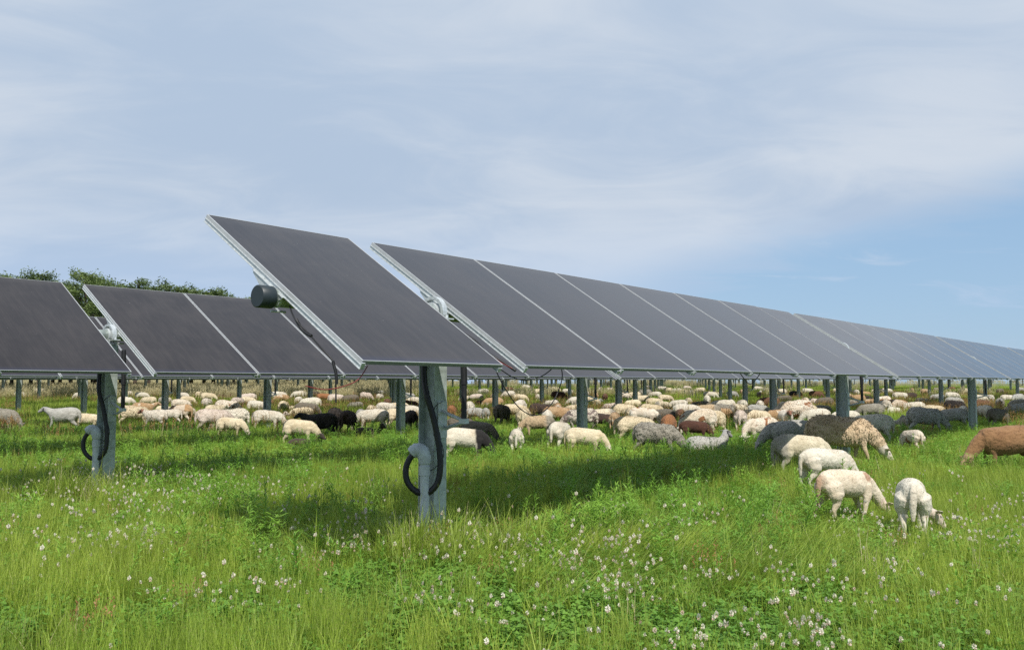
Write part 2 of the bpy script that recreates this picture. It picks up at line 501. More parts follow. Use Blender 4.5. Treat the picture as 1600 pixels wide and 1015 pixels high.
NROWS = 17
for r in range(NROWS):
    o2 = ORIG + STEP * r
    nt_ = ([4, 8, 10] + [11] * 20)[r]
    root_w = o2 + D * (-GAP / 2) + N * TUBE_N
    root = empty('solar_tracker_row', (root_w.x, root_w.y, 0))
    lab = LABELS[r] if r < 2 else '%s row back of dark solar panels, seen under the rows before it' % ORD[r]
    tag(root, lab, 'solar panel row', 'parallel rows of solar panels on trackers')
    inv = Matrix.Translation(-root_w)

    def zrow(s):
        # row height follows the ground at its posts, straight between them
        j = math.floor((s + GAP / 2) / TABLE)
        s0 = -GAP / 2 + j * TABLE
        a = ground_h((o2 + D * s0).y + N.y * TUBE_N); c = ground_h((o2 + D * (s0 + TABLE)).y + N.y * TUBE_N)
        return a + (c - a) * (s - s0) / TABLE

    def frame_at(s, s2):
        """matrix of the panel plane: origin at the low edge, x along the row, y up the slope"""
        p = o2 + D * s; z0 = zrow(s); z1 = zrow(s2)
        ex = (D * (s2 - s) + Vector((0, 0, z1 - z0))).normalized()
        ey = (N * CT + Vector((0, 0, ST))).normalized()
        ez = ex.cross(ey).normalized(); ey = ez.cross(ex).normalized()
        m = Matrix((ex, ey, ez)).transposed().to_4x4()
        m.translation = Vector((p.x, p.y, LOWZ + z0))
        return m

    starts = [-GAP - W] + [k * W + (k // 7) * GAP for k in range(7 * nt_)]
    rowpts = []
    for i, s in enumerate(starts):
        m = frame_at(s, s + W)
        c = m @ Vector((W / 2, L / 2, 0))
        mg = 0.45 if r < 3 else 0.10
        if not in_view(c, mg): continue
        rowpts.append(i)
        jt = Matrix.Rotation(R(random.gauss(0, 0.10)), 4, 'Y') @ Matrix.Translation((0, 0, random.gauss(0, 0.0015)))
        if r == 0 and i == 0: jt = Matrix.Identity(4)
        if r < 3:
            p = link(bpy.data.objects.new('panel', ME['glass']), root); p.matrix_local = inv @ m @ jt
            for nm in ('frame', 'rail'):
                q = link(bpy.data.objects.new(nm, ME[nm]), p)
        else:
            p = link(bpy.data.objects.new('panel', ME['simple']), root); p.matrix_local = inv @ m @ jt
    # torque tube
    b = MB(); pts = []
    ss = [-GAP - W - 0.15] + [-GAP / 2 + j * TABLE for j in range(nt_ + 1)]
    for s in ss:
        c = o2 + D * s + N * TUBE_N; z = zrow(max(s, -GAP / 2)) + TUBE_Z
        if s == ss[0]: z = zrow(s) + TUBE_Z
        pts.append(Vector((c.x, c.y, z)) - root_w)
    b.tube(pts, 0.072, 20 if r < 2 else 10)
    tb = b.build('torque_tube', M['tube'], root)
    if r < 2:
        e = (pts[1] - pts[0]).normalized()
        c = MB(); c.tube([pts[0] - e * 0.012, pts[0] - e * 0.012 + e * 0.006, pts[0] + e * 0.115], [0.080, 0.088, 0.088], 28)
        c.build('end_cap', M['cap'], tb)
        c = MB(); c.tube([pts[0] + e * 0.145, pts[0] + e * 0.17], 0.079, 24); c.build('clamp_ring', M['galv'], tb)
    rz = math.atan2(D.y, D.x)
    for j in range(nt_ + 1):
        s = -GAP / 2 + j * TABLE
        p = o2 + D * s + N * TUBE_N
        if not in_view(p, 0.25 if r < 3 else 0.06): continue
        g = ground_h(p.y)
        p = p + D * 0.05
        T = Matrix.Translation(Vector((p.x, p.y, zrow(s))) - root_w) @ Matrix.Rotation(rz, 4, 'Z')
        q = link(bpy.data.objects.new('post', ME['post']), root); q.matrix_local = T
        if r < 5:
            q = link(bpy.data.objects.new('damper', ME['damper']), root); q.matrix_local = T
            q2 = link(bpy.data.objects.new('damper_arm', ME['arm']), root); q2.matrix_local = T
            q = link(bpy.data.objects.new('bearing', ME['bearing']), root)
            q.matrix_local = T @ Matrix.Translation((0, 0, TUBE_Z))
        if r < 2 and j == 0:
            cr = empty('conduit'); cr.parent = root; cr.matrix_local = T
            conduit_parts(cr, T)
        if r < 2:
            for ds in (-GAP / 2 - 0.05, GAP / 2 + 0.03):
                q = link(bpy.data.objects.new('mounting_bracket', ME['bracket']), root)
                q.matrix_local = inv @ frame_at(s + ds, s + ds + 0.5) @ Matrix.Translation((0, L / 2, 0))
            if j == 0:
                q = link(bpy.data.objects.new('mounting_bracket', ME['bracket']), root)
                q.matrix_local = inv @ frame_at(-GAP - W + 0.02, -GAP) @ Matrix.Translation((0, L / 2, 0))
    if r == 0:
        def lw(s, y, z):   # point in the panel frame of row 1
            return (inv @ frame_at(s, s + 1)) @ Vector((0, y, z))

        def cable(name, pts, rad, mat, k=8):
            c = MB(); c.tube(smooth_path(pts, k), rad, 7); c.build(name, mat, root)
        e0 = -GAP - W
        cable('cable', [lw(e0 + 0.02, 0.95, -0.10), lw(e0 - 0.03, 0.78, -0.12), lw(e0 - 0.01, 0.6, -0.14), lw(e0 - 0.03, 0.42, -0.14), lw(e0, 0.27, -0.17), lw(e0 + 0.02, 0.2, -0.26), lw(e0 + 0.03, 0.1, -0.42)], 0.006, M['black'])
        cable('cable', [lw(e0 - 0.02, 0.78, -0.12), lw(e0 - 0.02, 0.66, -0.15), lw(e0 - 0.015, 0.56, -0.135)], 0.013, M['black'])
        cable('cable', [lw(e0 + 0.0, 0.27, -0.17), lw(e0 + 0.015, 0.2, -0.24), lw(e0 + 0.02, 0.16, -0.30)], 0.012, M['black'])
        cable('red_cable', [lw(e0 + 0.1, 0.03, -0.06), lw(e0 + 0.0, -0.02, -0.16), lw(e0 - 0.2, 0.0, -0.24), lw(e0 - 0.35, 0.06, -0.25)], 0.004, M['red'])
        cable('cable', [lw(-0.12, 0.75, -0.10), lw(-0.08, 0.55, -0.09), lw(-0.10, 0.38, -0.10), lw(-0.05, 0.2, -0.09), lw(-0.02, 0.06, -0.09)], 0.014, M['black'])
        cable('red_cable', [lw(-0.16, 0.62, -0.07), lw(-0.12, 0.42, -0.085), lw(-0.12, 0.2, -0.08), lw(-0.05, 0.08, -0.08)], 0.004, M['red'])
        cable('cable', [lw(-0.28, 0.02, -0.06), lw(-0.1, 0.0, -0.12), lw(0.1, 0.0, -0.15), lw(0.3, 0.0, -0.11), lw(0.45, 0.03, -0.05)], 0.005, M['black'])
        z = Vector((0, 0, 1))
        a0 = lw(-0.25, 0.12, -0.09); a1 = lw(0.75, 0.12, -0.09)
        cable('cable', [a0, a0.lerp(a1, .12) - z * .16, a0.lerp(a1, .35) - z * .36, a0.lerp(a1, .6) - z * .43, a0.lerp(a1, .85) - z * .32, a1 - z * .12, a1], 0.005, M['black'])
        a0 = lw(4.6, 0.08, -0.05); a1 = lw(5.3, 0.08, -0.05)
        cable('cable', [a0, a0.lerp(a1, .5) - z * .16, a1], 0.006, M['black'])

# ------------------------------------------------------------------ sheep
def loft(b, rings, n=18):
    """rings: (centre, axis_u, axis_v, ru, rv)"""
    vs = []; fs = []
    for c, u, v, ru, rv in rings:
        for k in range(n):
            a = 2 * math.pi * k / n
            vs.append(c + u * (ru * math.cos(a)) + v * (rv * math.sin(a)))
    for i in range(len(rings) - 1):
        for k in range(n):
            k2 = (k + 1) % n
            fs.append((i * n + k, i * n + k2, (i + 1) * n + k2, (i + 1) * n + k))
    fs.append(tuple(range(n))[::-1]); fs.append(tuple(range((len(rings) - 1) * n, len(rings) * n)))
    b.add(vs, fs)


def limb(b, pts, n=12):
    """pts: (x, y, z, r_side, r_fore)"""
    P = [Vector(p[:3]) for p in pts]
    out = []
    for i in range(len(P) - 1):
        for j in range(4):
            t = j / 4; tt = t * t * (3 - 2 * t)
            out.append((P[i].lerp(P[i + 1], t), pts[i][3] + (pts[i + 1][3] - pts[i][3]) * tt, pts[i][4] + (pts[i + 1][4] - pts[i][4]) * tt))
    out.append((P[-1], pts[-1][3], pts[-1][4]))
    rings = []
    for i, (p, rs, rf) in enumerate(out):
        a = out[max(0, i - 1)][0]; c = out[min(len(out) - 1, i + 1)][0]
        t = (c - a).normalized()
        u = Vector((0, 1, 0)); u = (u - t * u.dot(t)).normalized(); v = t.cross(u).normalized()
        rings.append((p, u, v, rs, rf))
    # round ends
    t0 = (out[0][0] - out[1][0]).normalized(); t1 = (out[-1][0] - out[-2][0]).normalized()
    r0 = rings[0]; r1 = rings[-1]
    rings.insert(0, (r0[0] + t0 * r0[3] * 0.6, r0[1], r0[2], r0[3] * 0.6, r0[4] * 0.6))
    rings.append((r1[0] + t1 * r1[3] * 0.5, r1[1], r1[2], r1[3] * 0.6, r1[4] * 0.6))
    loft(b, rings, n)


def make_sheep(pose='graze', turn=0.0, lamb=False, step=0.0, vox=0.013, shag=0.0, seed=0, tail=True, fat=1.0, horns=False, slim=1.0, reach=1.0):
    """x forward, z up; feet at z=0. turn bends the neck to the animal's left (+) or right (-)"""
    rnd = random.Random(seed)
    b = MB()
    lie = pose == 'lie'
    dz = -0.33 if lie else 0.0
    fw = fat * (0.84 if lamb else 1.0); fh = (0.88 if lamb else 1.0) * slim
    X = Vector((1, 0, 0)); Y = Vector((0, 1, 0)); Z = Vector((0, 0, 1))
    tr = [(-0.450, 0.56, 0.035, 0.03), (-0.438, 0.555, 0.090, 0.08), (-0.41, 0.55, 0.140, 0.118), (-0.35, 0.548, 0.178, 0.150), (-0.26, 0.545, 0.200, 0.170), (-0.14, 0.532, 0.212, 0.188),
          (0.0, 0.515, 0.215, 0.200), (0.12, 0.505, 0.212, 0.192), (0.22, 0.505, 0.203, 0.165), (0.30, 0.515, 0.180, 0.135), (0.36, 0.525, 0.14, 0.100), (0.39, 0.53, 0.08, 0.06)]
    rings = []
    for x, zc, hh, hw in tr:
        zz = zc + (1 - fh) * hh * 0.6
        if lie: hw *= 1.12
        rings.append((Vector((x, 0, zz + dz)), Y, Z, hw * fw, hh * fh))
    loft(b, rings, 24)
    # neck + head path
    if pose == 'graze':
        path = [(0.24, 0.555, 0.150, .120), (0.35, 0.51, 0.130, .100), (0.44, 0.41, 0.106, .080), (0.50, 0.31, 0.085, .064), (0.53, 0.235, 0.072, .056)]
        hd = Vector((0.34, 0, -0.94))
    elif pose == 'graze2':
        path = [(0.24, 0.55, 0.150, .120), (0.36, 0.50, 0.126, .098), (0.46, 0.40, 0.102, .078), (0.54, 0.30, 0.083, .063), (0.585, 0.225, 0.072, .056)]
        hd = Vector((0.70, 0, -0.71))
    elif pose == 'level':
        path = [(0.26, 0.56, 0.145, .115), (0.36, 0.60, 0.118, .09), (0.45, 0.645, 0.092, .07), (0.52, 0.68, 0.075, .058), (0.56, 0.69, 0.066, .053)]
        hd = Vector((0.93, 0, -0.38))
    else:
        path = [(0.24, 0.56, 0.145, .115), (0.33, 0.62, 0.120, .095), (0.39, 0.70, 0.094, .075), (0.42, 0.77, 0.078, .062), (0.44, 0.81, 0.068, .056)]
        hd = Vector((0.90, 0, -0.42))
    hd.normalize()
    path = [(0.24 + (q_[0] - 0.24) * reach, q_[1] + (reach - 1) * 0.25 * i_ / 4, q_[2] * (2 - reach), q_[3] * (2 - reach)) for i_, q_ in enumerate(path)]
    pts = []
    for i, (x, z, rv, rs) in enumerate(path):
        k = (i / (len(path) - 1)) ** 1.3
        a = turn * k
        px_ = 0.28 + (x - 0.28) * math.cos(a * 0.75); py_ = (x - 0.28) * math.sin(a * 0.75) + (0.10 * math.sin(a) if pose in ('stand', 'lie') else 0)
        pts.append((Vector((px_, py_, z + dz)), rv, rs))
    sm = []
    for i in range(len(pts) - 1):
        for j in range(3):
            t = j / 3
            sm.append((pts[i][0].lerp(pts[i + 1][0], t), pts[i][1] * (1 - t) + pts[i + 1][1] * t, pts[i][2] * (1 - t) + pts[i + 1][2] * t))
    sm.append(pts[-1])
    rings = []
    for i, (p, rv, rs) in enumerate(sm):
        a = sm[max(0, i - 1)][0]; c = sm[min(len(sm) - 1, i + 1)][0]; t = (c - a).normalized()
        side = Vector((-math.sin(turn * 0.7), math.cos(turn * 0.7), 0)); side = (side - t * side.dot(t)).normalized(); up = side.cross(t) * -1
        rings.append((p, side, up, rs * (0.92 if lamb else 1), rv * (0.92 if lamb else 1)))
    loft(b, rings, 16)
    # head
    p0 = pts[-1][0]
    hdir = Matrix.Rotation(turn, 3, 'Z') @ hd
    side = Vector((-math.sin(turn), math.cos(turn), 0)); up = hdir.cross(side).normalized()
    if up.z < 0 and pose in ('stand', 'level', 'lie'): up = -up
    if pose.startswith('graze') and up.dot(Matrix.Rotation(turn, 3, 'Z') @ X) < 0: up = -up
    hs = 1.0 if not lamb else 0.98
    hs *= 0.93
    head = [(-0.07, 0.030, 0.035, 0.0), (-0.045, 0.052, 0.055, 0.004), (0.0, 0.060, 0.066, 0.006), (0.05, 0.058, 0.066, 0.0), (0.10, 0.047, 0.056, -0.008), (0.145, 0.037, 0.045, -0.012), (0.18, 0.033, 0.038, -0.015), (0.20, 0.024, 0.026, -0.016), (0.207, 0.010, 0.012, -0.016)]
    rings = [(p0 + hdir * (t * hs) + up * (o * hs), side, up, rs * hs, rv * hs) for t, rs, rv, o in head]
    loft(b, rings, 16)
    eyes = []
    for s in (-1, 1):
        # ears: flat drooping leaves that stand out sideways
        e0 = p0 + hdir * (-0.02) + side * (s * 0.045) + up * 0.03
        ed = (side * s * 0.92 - hdir * 0.10 + up * 0.16 - Vector((0, 0, 0.28 if pose in ('stand', 'level', 'lie') else 0.0))).normalized()
        ev = hdir.cross(ed).normalized()
        rr = [(0, 0.018, 0.011), (0.03, 0.030, 0.010), (0.065, 0.032, 0.009), (0.095, 0.022, 0.008), (0.118, 0.008, 0.006)]
        eu = ed.cross(ev).normalized()
        loft(b, [(e0 + ed * t, eu, ev, a_, max(c_, vox * 0.62)) for t, a_, c_ in rr], 10)
        eyes.append(p0 + hdir * 0.045 + side * (s * 0.052) + up * 0.030)
        if horns:
            hp = [p0 + up * 0.05 + side * s * 0.02, p0 + up * 0.10 - hdir * 0.06 + side * s * 0.05, p0 + up * 0.10 - hdir * 0.14 + side * s * 0.09, p0 + up * 0.04 - hdir * 0.18 + side * s * 0.12]
            b.tube(smooth_path(hp, 4), [0.022 - 0.001 * i for i in range(13)], 10)
    # legs
    thin = 0.9 if lamb else 1.0
    if not lie:
        for s in (-1, 1):
            st = step * s
            limb(b, [(0.26, s * 0.085, 0.52, 0.06, 0.085), (0.245, s * 0.098, 0.40, 0.045, 0.062), (0.25 + st * 0.10, s * 0.098, 0.29, 0.031 * thin, 0.038), (0.262 + st * 0.17, s * 0.096, 0.205, 0.026 * thin, 0.028),
                     (0.262 + st * 0.26, s * 0.096, 0.12, 0.018, 0.019), (0.258 + st * 0.33, s * 0.096, 0.055, 0.021, 0.022), (0.285 + st * 0.36, s * 0.096, 0.012, 0.025, 0.032)])
            limb(b, [(-0.31, s * 0.080, 0.53, 0.10, 0.13), (-0.295, s * 0.108, 0.43, 0.078, 0.110), (-0.31 - st * 0.06, s * 0.104, 0.34, 0.042, 0.058), (-0.395 - st * 0.15, s * 0.100, 0.255, 0.026, 0.034), (-0.40 - st * 0.18, s * 0.098, 0.215, 0.023, 0.027),
                     (-0.375 - st * 0.24, s * 0.096, 0.12, 0.018, 0.019), (-0.362 - st * 0.28, s * 0.096, 0.055, 0.021, 0.022), (-0.335 - st * 0.30, s * 0.096, 0.012, 0.025, 0.032)])
    else:
        for s in (-1, 1):
            limb(b, [(0.26, s * 0.10, 0.20, 0.06, 0.07), (0.33, s * 0.13, 0.09, 0.04, 0.045), (0.44, s * 0.12, 0.045, 0.026, 0.026), (0.30, s * 0.15, 0.03, 0.022, 0.022)])
            limb(b, [(-0.30, s * 0.12, 0.20, 0.08, 0.11), (-0.20, s * 0.18, 0.12, 0.05, 0.07), (-0.36, s * 0.21, 0.05, 0.03, 0.03), (-0.15, s * 0.21, 0.03, 0.022, 0.022)])
    if tail:
        limb(b, [(-0.42, 0, 0.655 + dz, 0.032, 0.024), (-0.468, 0.005, 0.60 + dz, 0.036, 0.026), (-0.478, 0.01, 0.50 + dz, 0.036, 0.027), (-0.475, 0.012, 0.40 + dz * 0.8, 0.034, 0.026), (-0.47, 0.015, 0.31 + dz * 0.7, 0.020, 0.018)])
    me = b.mesh('raw', M['black'])
    ob = bpy.data.objects.new('raw', me); COL.objects.link(ob)
    md = ob.modifiers.new('r', 'REMESH'); md.mode = 'VOXEL'; md.voxel_size = vox; md.use_smooth_shade = True
    md = ob.modifiers.new('s', 'SMOOTH'); md.factor = 0.5; md.iterations = 3
    dg = bpy.context.evaluated_depsgraph_get()
    ev_ = ob.evaluated_get(dg)
    out = bpy.data.meshes.new_from_object(ev_, depsgraph=dg)
    bpy.data.objects.remove(ob); bpy.data.meshes.remove(me)
    out.name = 'sheep'
    n = len(out.vertices)
    co_ = np.empty(n * 3); out.vertices.foreach_get('co', co_); co_ = co_.reshape(-1, 3)
    no_ = np.empty(n * 3); out.vertices.foreach_get('normal', no_); no_ = no_.reshape(-1, 3)
    col = np.zeros((n, 4), np.float32); col[:, 3] = 1
    H = np.array([list(p0 + hdir * t) for t in (-0.02, 0.04, 0.10, 0.16)])
    dist = np.min(np.linalg.norm(co_[:, None, :] - H[None], axis=2), axis=1)
    col[:, 0] = np.clip((0.125 - dist) / 0.03, 0, 1)
    body = np.clip((co_[:, 2] - (0.30 + dz)) / 0.12, 0, 1) * (1 - col[:, 0]) if not lie else (1 - col[:, 0])
    col[:, 1] = body
    dark = np.zeros(n)
    for e in eyes:
        d_ = np.linalg.norm(co_ - np.array(e), axis=1); dark = np.maximum(dark, np.clip((0.019 - d_) / 0.006, 0, 1))
    nose = np.array(p0 + hdir * 0.2 - up * 0.0)
    d_ = np.linalg.norm(co_ - nose, axis=1); dark = np.maximum(dark, 0.7 * np.clip((0.030 - d_) / 0.012, 0, 1))
    if not lie: dark = np.maximum(dark, 0.7 * np.clip((0.03 - co_[:, 2]) / 0.01, 0, 1))
    col[:, 2] = dark
    amp = (0.0045 if lamb else 0.007) + shag
    for i in range(n):
        if body[i] > 0.05:
            v = Vector(co_[i] * np.array([9, 9, 9])) + Vector((seed * 3.1, 0, 0))
            k = mnoise.noise(v) * amp * 1.2 + mnoise.noise(v * 2.7) * amp * 0.9 + mnoise.noise(v * 5.5) * amp * 0.45
            if shag > 0.005: k += mnoise.noise(Vector((co_[i][0] * 40, co_[i][1] * 40, co_[i][2] * 12))) * shag * 0.8
            co_[i] += no_[i] * k * body[i]
    # short locks of coat: many small blades rooted in the skin and combed back and down
    g_ = np.random.default_rng(seed + 100)
    cand = np.where((body > 0.35))[0]
    sleek = lamb or vox < 0.012
    nl = 5000 if vox < 0.012 else 5200
    pick = g_.choice(cand, nl)
    fl = np.array([-0.35, 0, -1.0])
    P_ = co_[pick]; Nn = no_[pick]
    dirn = fl - Nn * (Nn @ fl)[:, None]; dirn /= np.linalg.norm(dirn, axis=1)[:, None] + 1e-6
    dirn = dirn + g_.normal(0, 0.18 if sleek else 0.30, dirn.shape) + Nn * g_.uniform(0.0, 0.16 if sleek else 0.40, nl)[:, None]
    dirn /= np.linalg.norm(dirn, axis=1)[:, None]
    sd = np.cross(Nn, dirn) + g_.normal(0, 0.10 if sleek else 0.2, dirn.shape); sd /= np.linalg.norm(sd, axis=1)[:, None] + 1e-6
    ln = g_.uniform(0.012, 0.026, nl)[:, None] * (1 + 40 * shag) * (0.7 if sleek else 1.0); wd = g_.uniform(0.0025, 0.0055, nl)[:, None] * (1.0 if vox < 0.012 else 1.5)
    base_ = P_ - Nn * 0.001
    q = np.stack([base_ - sd * wd, base_ + sd * wd, base_ + dirn * ln * .6 + sd * wd * .8, base_ + dirn * ln, base_ + dirn * ln * .6 - sd * wd * .8], 1).reshape(-1, 3)
    fv = [list(p_.vertices) for p_ in out.polygons]
    mesh2 = bpy.data.meshes.new('sheep')
    allv = np.concatenate([co_, q])
    fv += [[n + 5 * i + j for j in range(5)] for i in range(nl)]
    mesh2.from_pydata(allv.tolist(), [], fv)
    col = np.concatenate([col, np.repeat(col[pick], 5, axis=0)]).astype(np.float32)
    bpy.data.meshes.remove(out); out = mesh2
    at = out.color_attributes.new('mask', 'FLOAT_COLOR', 'POINT')
    at.data.foreach_set('color', col.ravel())
    out.polygons.foreach_set('use_smooth', [True] * len(out.polygons))
    out.materials.clear(); out.materials.append(M['black'])
    out.update()
    return out


def coat(name, main, dirty=None, patch=None, pth=0.6, pscale=2.4, face=None, leg=None, rear=None, front=None, rust=None):
    m, nt = new_mat(name)
    tc = nd(nt, 'ShaderNodeTexCoord'); oi = nd(nt, 'ShaderNodeObjectInfo')
    at = nd(nt, 'ShaderNodeVertexColor', layer_name='mask')
    sp = nd(nt, 'ShaderNodeSeparateColor'); nt.links.new(at.outputs['Color'], sp.inputs[0])
    sc = nd(nt, 'ShaderNodeVectorMath', operation='SCALE'); sc.inputs['Scale'].default_value = 50.0
    cmb = nd(nt, 'ShaderNodeCombineXYZ')
    for i in range(3): nt.links.new(oi.outputs['Random'], cmb.inputs[i])
    nt.links.new(cmb.outputs[0], sc.inputs[0])
    ad = nd(nt, 'ShaderNodeVectorMath', operation='ADD'); nt.links.new(tc.outputs['Object'], ad.inputs[0]); nt.links.new(sc.outputs[0], ad.inputs[1])
    V = ad.outputs[0]
    big = noise_n(nt, 3.2, 4, V, 0.6, 0.4); fine = noise_n(nt, 55, 3, V, 0.6); mid = noise_n(nt, 14, 4, V, 0.65)
    d = dirty or tuple(c * 0.72 for c in main)
    c = mix_c(nt, math_n(nt, 'MULTIPLY', ramp(nt, big, (0.40, 0.72)), 0.75), main, d)
    c = mix_c(nt, math_n(nt, 'MULTIPLY', ramp(nt, mid, (0.5, 0.75)), 0.35), c, tuple(x * 0.6 for x in d))
    so_ = nd(nt, 'ShaderNodeSeparateXYZ'); nt.links.new(tc.outputs['Object'], so_.inputs[0])
    if patch:
        pn = noise_n(nt, pscale, 2, V, 0.45, 0.3)
        c = mix_c(nt, ramp(nt, pn, (pth, pth + 0.035)), c, patch)
    if rear:  # shade of the panel rows painted over the hind part of the coat
        w_ = math_n(nt, 'MULTIPLY_ADD', big, 0.25, so_.outputs['X'])
        c = mix_c(nt, ramp(nt, w_, (-0.10, -0.20)), c, rear)
    if front:
        w_ = math_n(nt, 'MULTIPLY_ADD', big, 0.12, so_.outputs['X'])
        c = mix_c(nt, ramp(nt, w_, (0.24, 0.29)), c, front)
    if rust:   # worn rusty hair on the tail, the backs of the hind legs and one shoulder
        w_ = math_n(nt, 'MULTIPLY_ADD', mid, 0.10, math_n(nt, 'MULTIPLY_ADD', big, 0.16, so_.outputs['X']))
        c = mix_c(nt, math_n(nt, 'MULTIPLY', ramp(nt, w_, (-0.27, -0.36)), 0.7), c, rust)
        sh = nd(nt, 'ShaderNodeVectorMath', operation='DISTANCE'); nt.links.new(tc.outputs['Object'], sh.inputs[0]); sh.inputs[1].default_value = (0.28, -0.10, 0.64)
        w_ = math_n(nt, 'MULTIPLY_ADD', mid, 0.09, sh.outputs['Value'])
        c = mix_c(nt, math_n(nt, 'MULTIPLY', ramp(nt, w_, (0.135, 0.105)), 0.75), c, rust)
    if face: c = mix_c(nt, sp.outputs[0], c, face)
    if leg: c = mix_c(nt, math_n(nt, 'MULTIPLY', ramp(nt, so_.outputs['Z'], (0.36, 0.26)), math_n(nt, 'SUBTRACT', 1.0, sp.outputs[0])), c, leg)
    c = mix_c(nt, math_n(nt, 'MULTIPLY', ramp(nt, fine, (0.66, 0.34)), 0.38), c, (0.52, 0.48, 0.42), 'MULTIPLY')
    c = mix_c(nt, sp.outputs[2], c, (0.012, 0.010, 0.010))
    b = principled(nt, Base_Color=c, Roughness=0.95, Sheen_Weight=0.06, Sheen_Roughness=0.6)
    h = math_n(nt, 'ADD', fine, math_n(nt, 'MULTIPLY', mid, 1.6))
    bump(nt, b, h, 0.45, 0.012)
    return m


CO = {
    'cream': (coat('cream_coat', (0.70, 0.60, 0.42), (0.52, 0.41, 0.25), face=(0.66, 0.58, 0.46)), 'cream'),
    'white': (coat('white_coat', (0.69, 0.64, 0.53), (0.54, 0.46, 0.35), face=(0.62, 0.52, 0.44)), 'white'),
    'pinkw': (coat('pinkish_white_coat', (0.66, 0.56, 0.48), (0.50, 0.40, 0.32), face=(0.6, 0.5, 0.44)), 'pinkish white'),
    'tanp': (coat('white_coat_tan_patches', (0.74, 0.66, 0.54), (0.60, 0.48, 0.34), patch=(0.30, 0.13, 0.055), pth=0.62, pscale=3.4, face=(0.70, 0.62, 0.52)), 'white and tan patched'),
    'cream_near': (coat('cream_coat_rust_rump', (0.70, 0.61, 0.47), (0.56, 0.44, 0.30), face=(0.64, 0.50, 0.41), rust=(0.33, 0.15, 0.07)), 'cream'),
    'tan': (coat('tan_coat', (0.42, 0.26, 0.13), (0.50, 0.38, 0.24), patch=(0.62, 0.52, 0.40), pth=0.6, face=(0.45, 0.30, 0.18)), 'tan'),
    'orange': (coat('orange_brown_coat', (0.34, 0.15, 0.06), (0.27, 0.11, 0.045), face=(0.42, 0.25, 0.15)), 'orange-brown'),
    'brown': (coat('brown_coat', (0.17, 0.085, 0.045), (0.12, 0.055, 0.03), face=(0.15, 0.08, 0.05)), 'brown'),
    'ram': (coat('chestnut_coat', (0.27, 0.145, 0.062), (0.18, 0.088, 0.036), face=(0.40, 0.26, 0.15)), 'chestnut brown'),
    'dbrown': (coat('dark_brown_coat', (0.052, 0.034, 0.024), (0.085, 0.05, 0.035), face=(0.04, 0.028, 0.02)), 'dark brown'),
    'redb': (coat('dark_red_brown_coat', (0.085, 0.032, 0.018), (0.055, 0.024, 0.016), face=(0.05, 0.025, 0.015)), 'dark red-brown'),
    'black': (coat('black_coat', (0.020, 0.015, 0.012), (0.045, 0.030, 0.02), face=(0.012, 0.011, 0.011)), 'black'),
    'grey': (coat('grey_coat', (0.31, 0.285, 0.235), (0.21, 0.19, 0.145), face=(0.24, 0.23, 0.21)), 'grey'),
    'lgrey': (coat('light_grey_coat', (0.42, 0.41, 0.37), (0.31, 0.29, 0.25), face=(0.34, 0.33, 0.32)), 'light grey'),
    'dgrey': (coat('dark_grey_coat', (0.15, 0.13, 0.10), (0.19, 0.155, 0.11), face=(0.07, 0.065, 0.06)), 'dark grey'),
    'ltan': (coat('light_tan_coat', (0.60, 0.46, 0.30), (0.44, 0.31, 0.18), face=(0.64, 0.56, 0.48)), 'light tan'),
    'gtan': (coat('tan_coat_shaded_rump', (0.52, 0.39, 0.24), (0.40, 0.28, 0.16), rear=(0.30, 0.27, 0.21), face=(0.62, 0.54, 0.46)), 'tan, shade-tinted'),  # grey rump is panel shade painted into the tan coat
    'gwhite': (coat('cream_coat_shaded_rump', (0.70, 0.62, 0.46), (0.5, 0.42, 0.28), rear=(0.36, 0.33, 0.27), face=(0.6, 0.54, 0.48)), 'cream, shade-tinted'),  # same painted panel shade on the rump of a cream coat
    'mottle': (coat('mottled_coat', (0.62, 0.55, 0.46), (0.40, 0.33, 0.27), patch=(0.22, 0.17, 0.15), pth=0.52, pscale=5.5, face=(0.6, 0.54, 0.48)), 'grey and white mottled'),
    'bhead': (coat('white_coat_black_head', (0.72, 0.66, 0.54), (0.54, 0.45, 0.32), front=(0.014, 0.012, 0.012), face=(0.014, 0.012, 0.012)), 'white, black-headed'),
    'dhead': (coat('white_coat_dark_face', (0.70, 0.62, 0.50), (0.56, 0.46, 0.34), face=(0.05, 0.04, 0.04)), 'white, dark-faced'),
    'whead': (coat('black_coat_white_head', (0.018, 0.016, 0.016), (0.03, 0.028, 0.026), face=(0.62, 0.56, 0.48)), 'black, white-headed'),
    'greyw': (coat('grey_coat_white_face', (0.29, 0.265, 0.22), (0.22, 0.20, 0.16), face=(0.58, 0.50, 0.42)), 'grey, pale-faced'),
    'bface': (coat('white_coat_brown_face', (0.70, 0.64, 0.54), (0.56, 0.48, 0.38), face=(0.22, 0.10, 0.06)), 'white, brown-faced'),
}
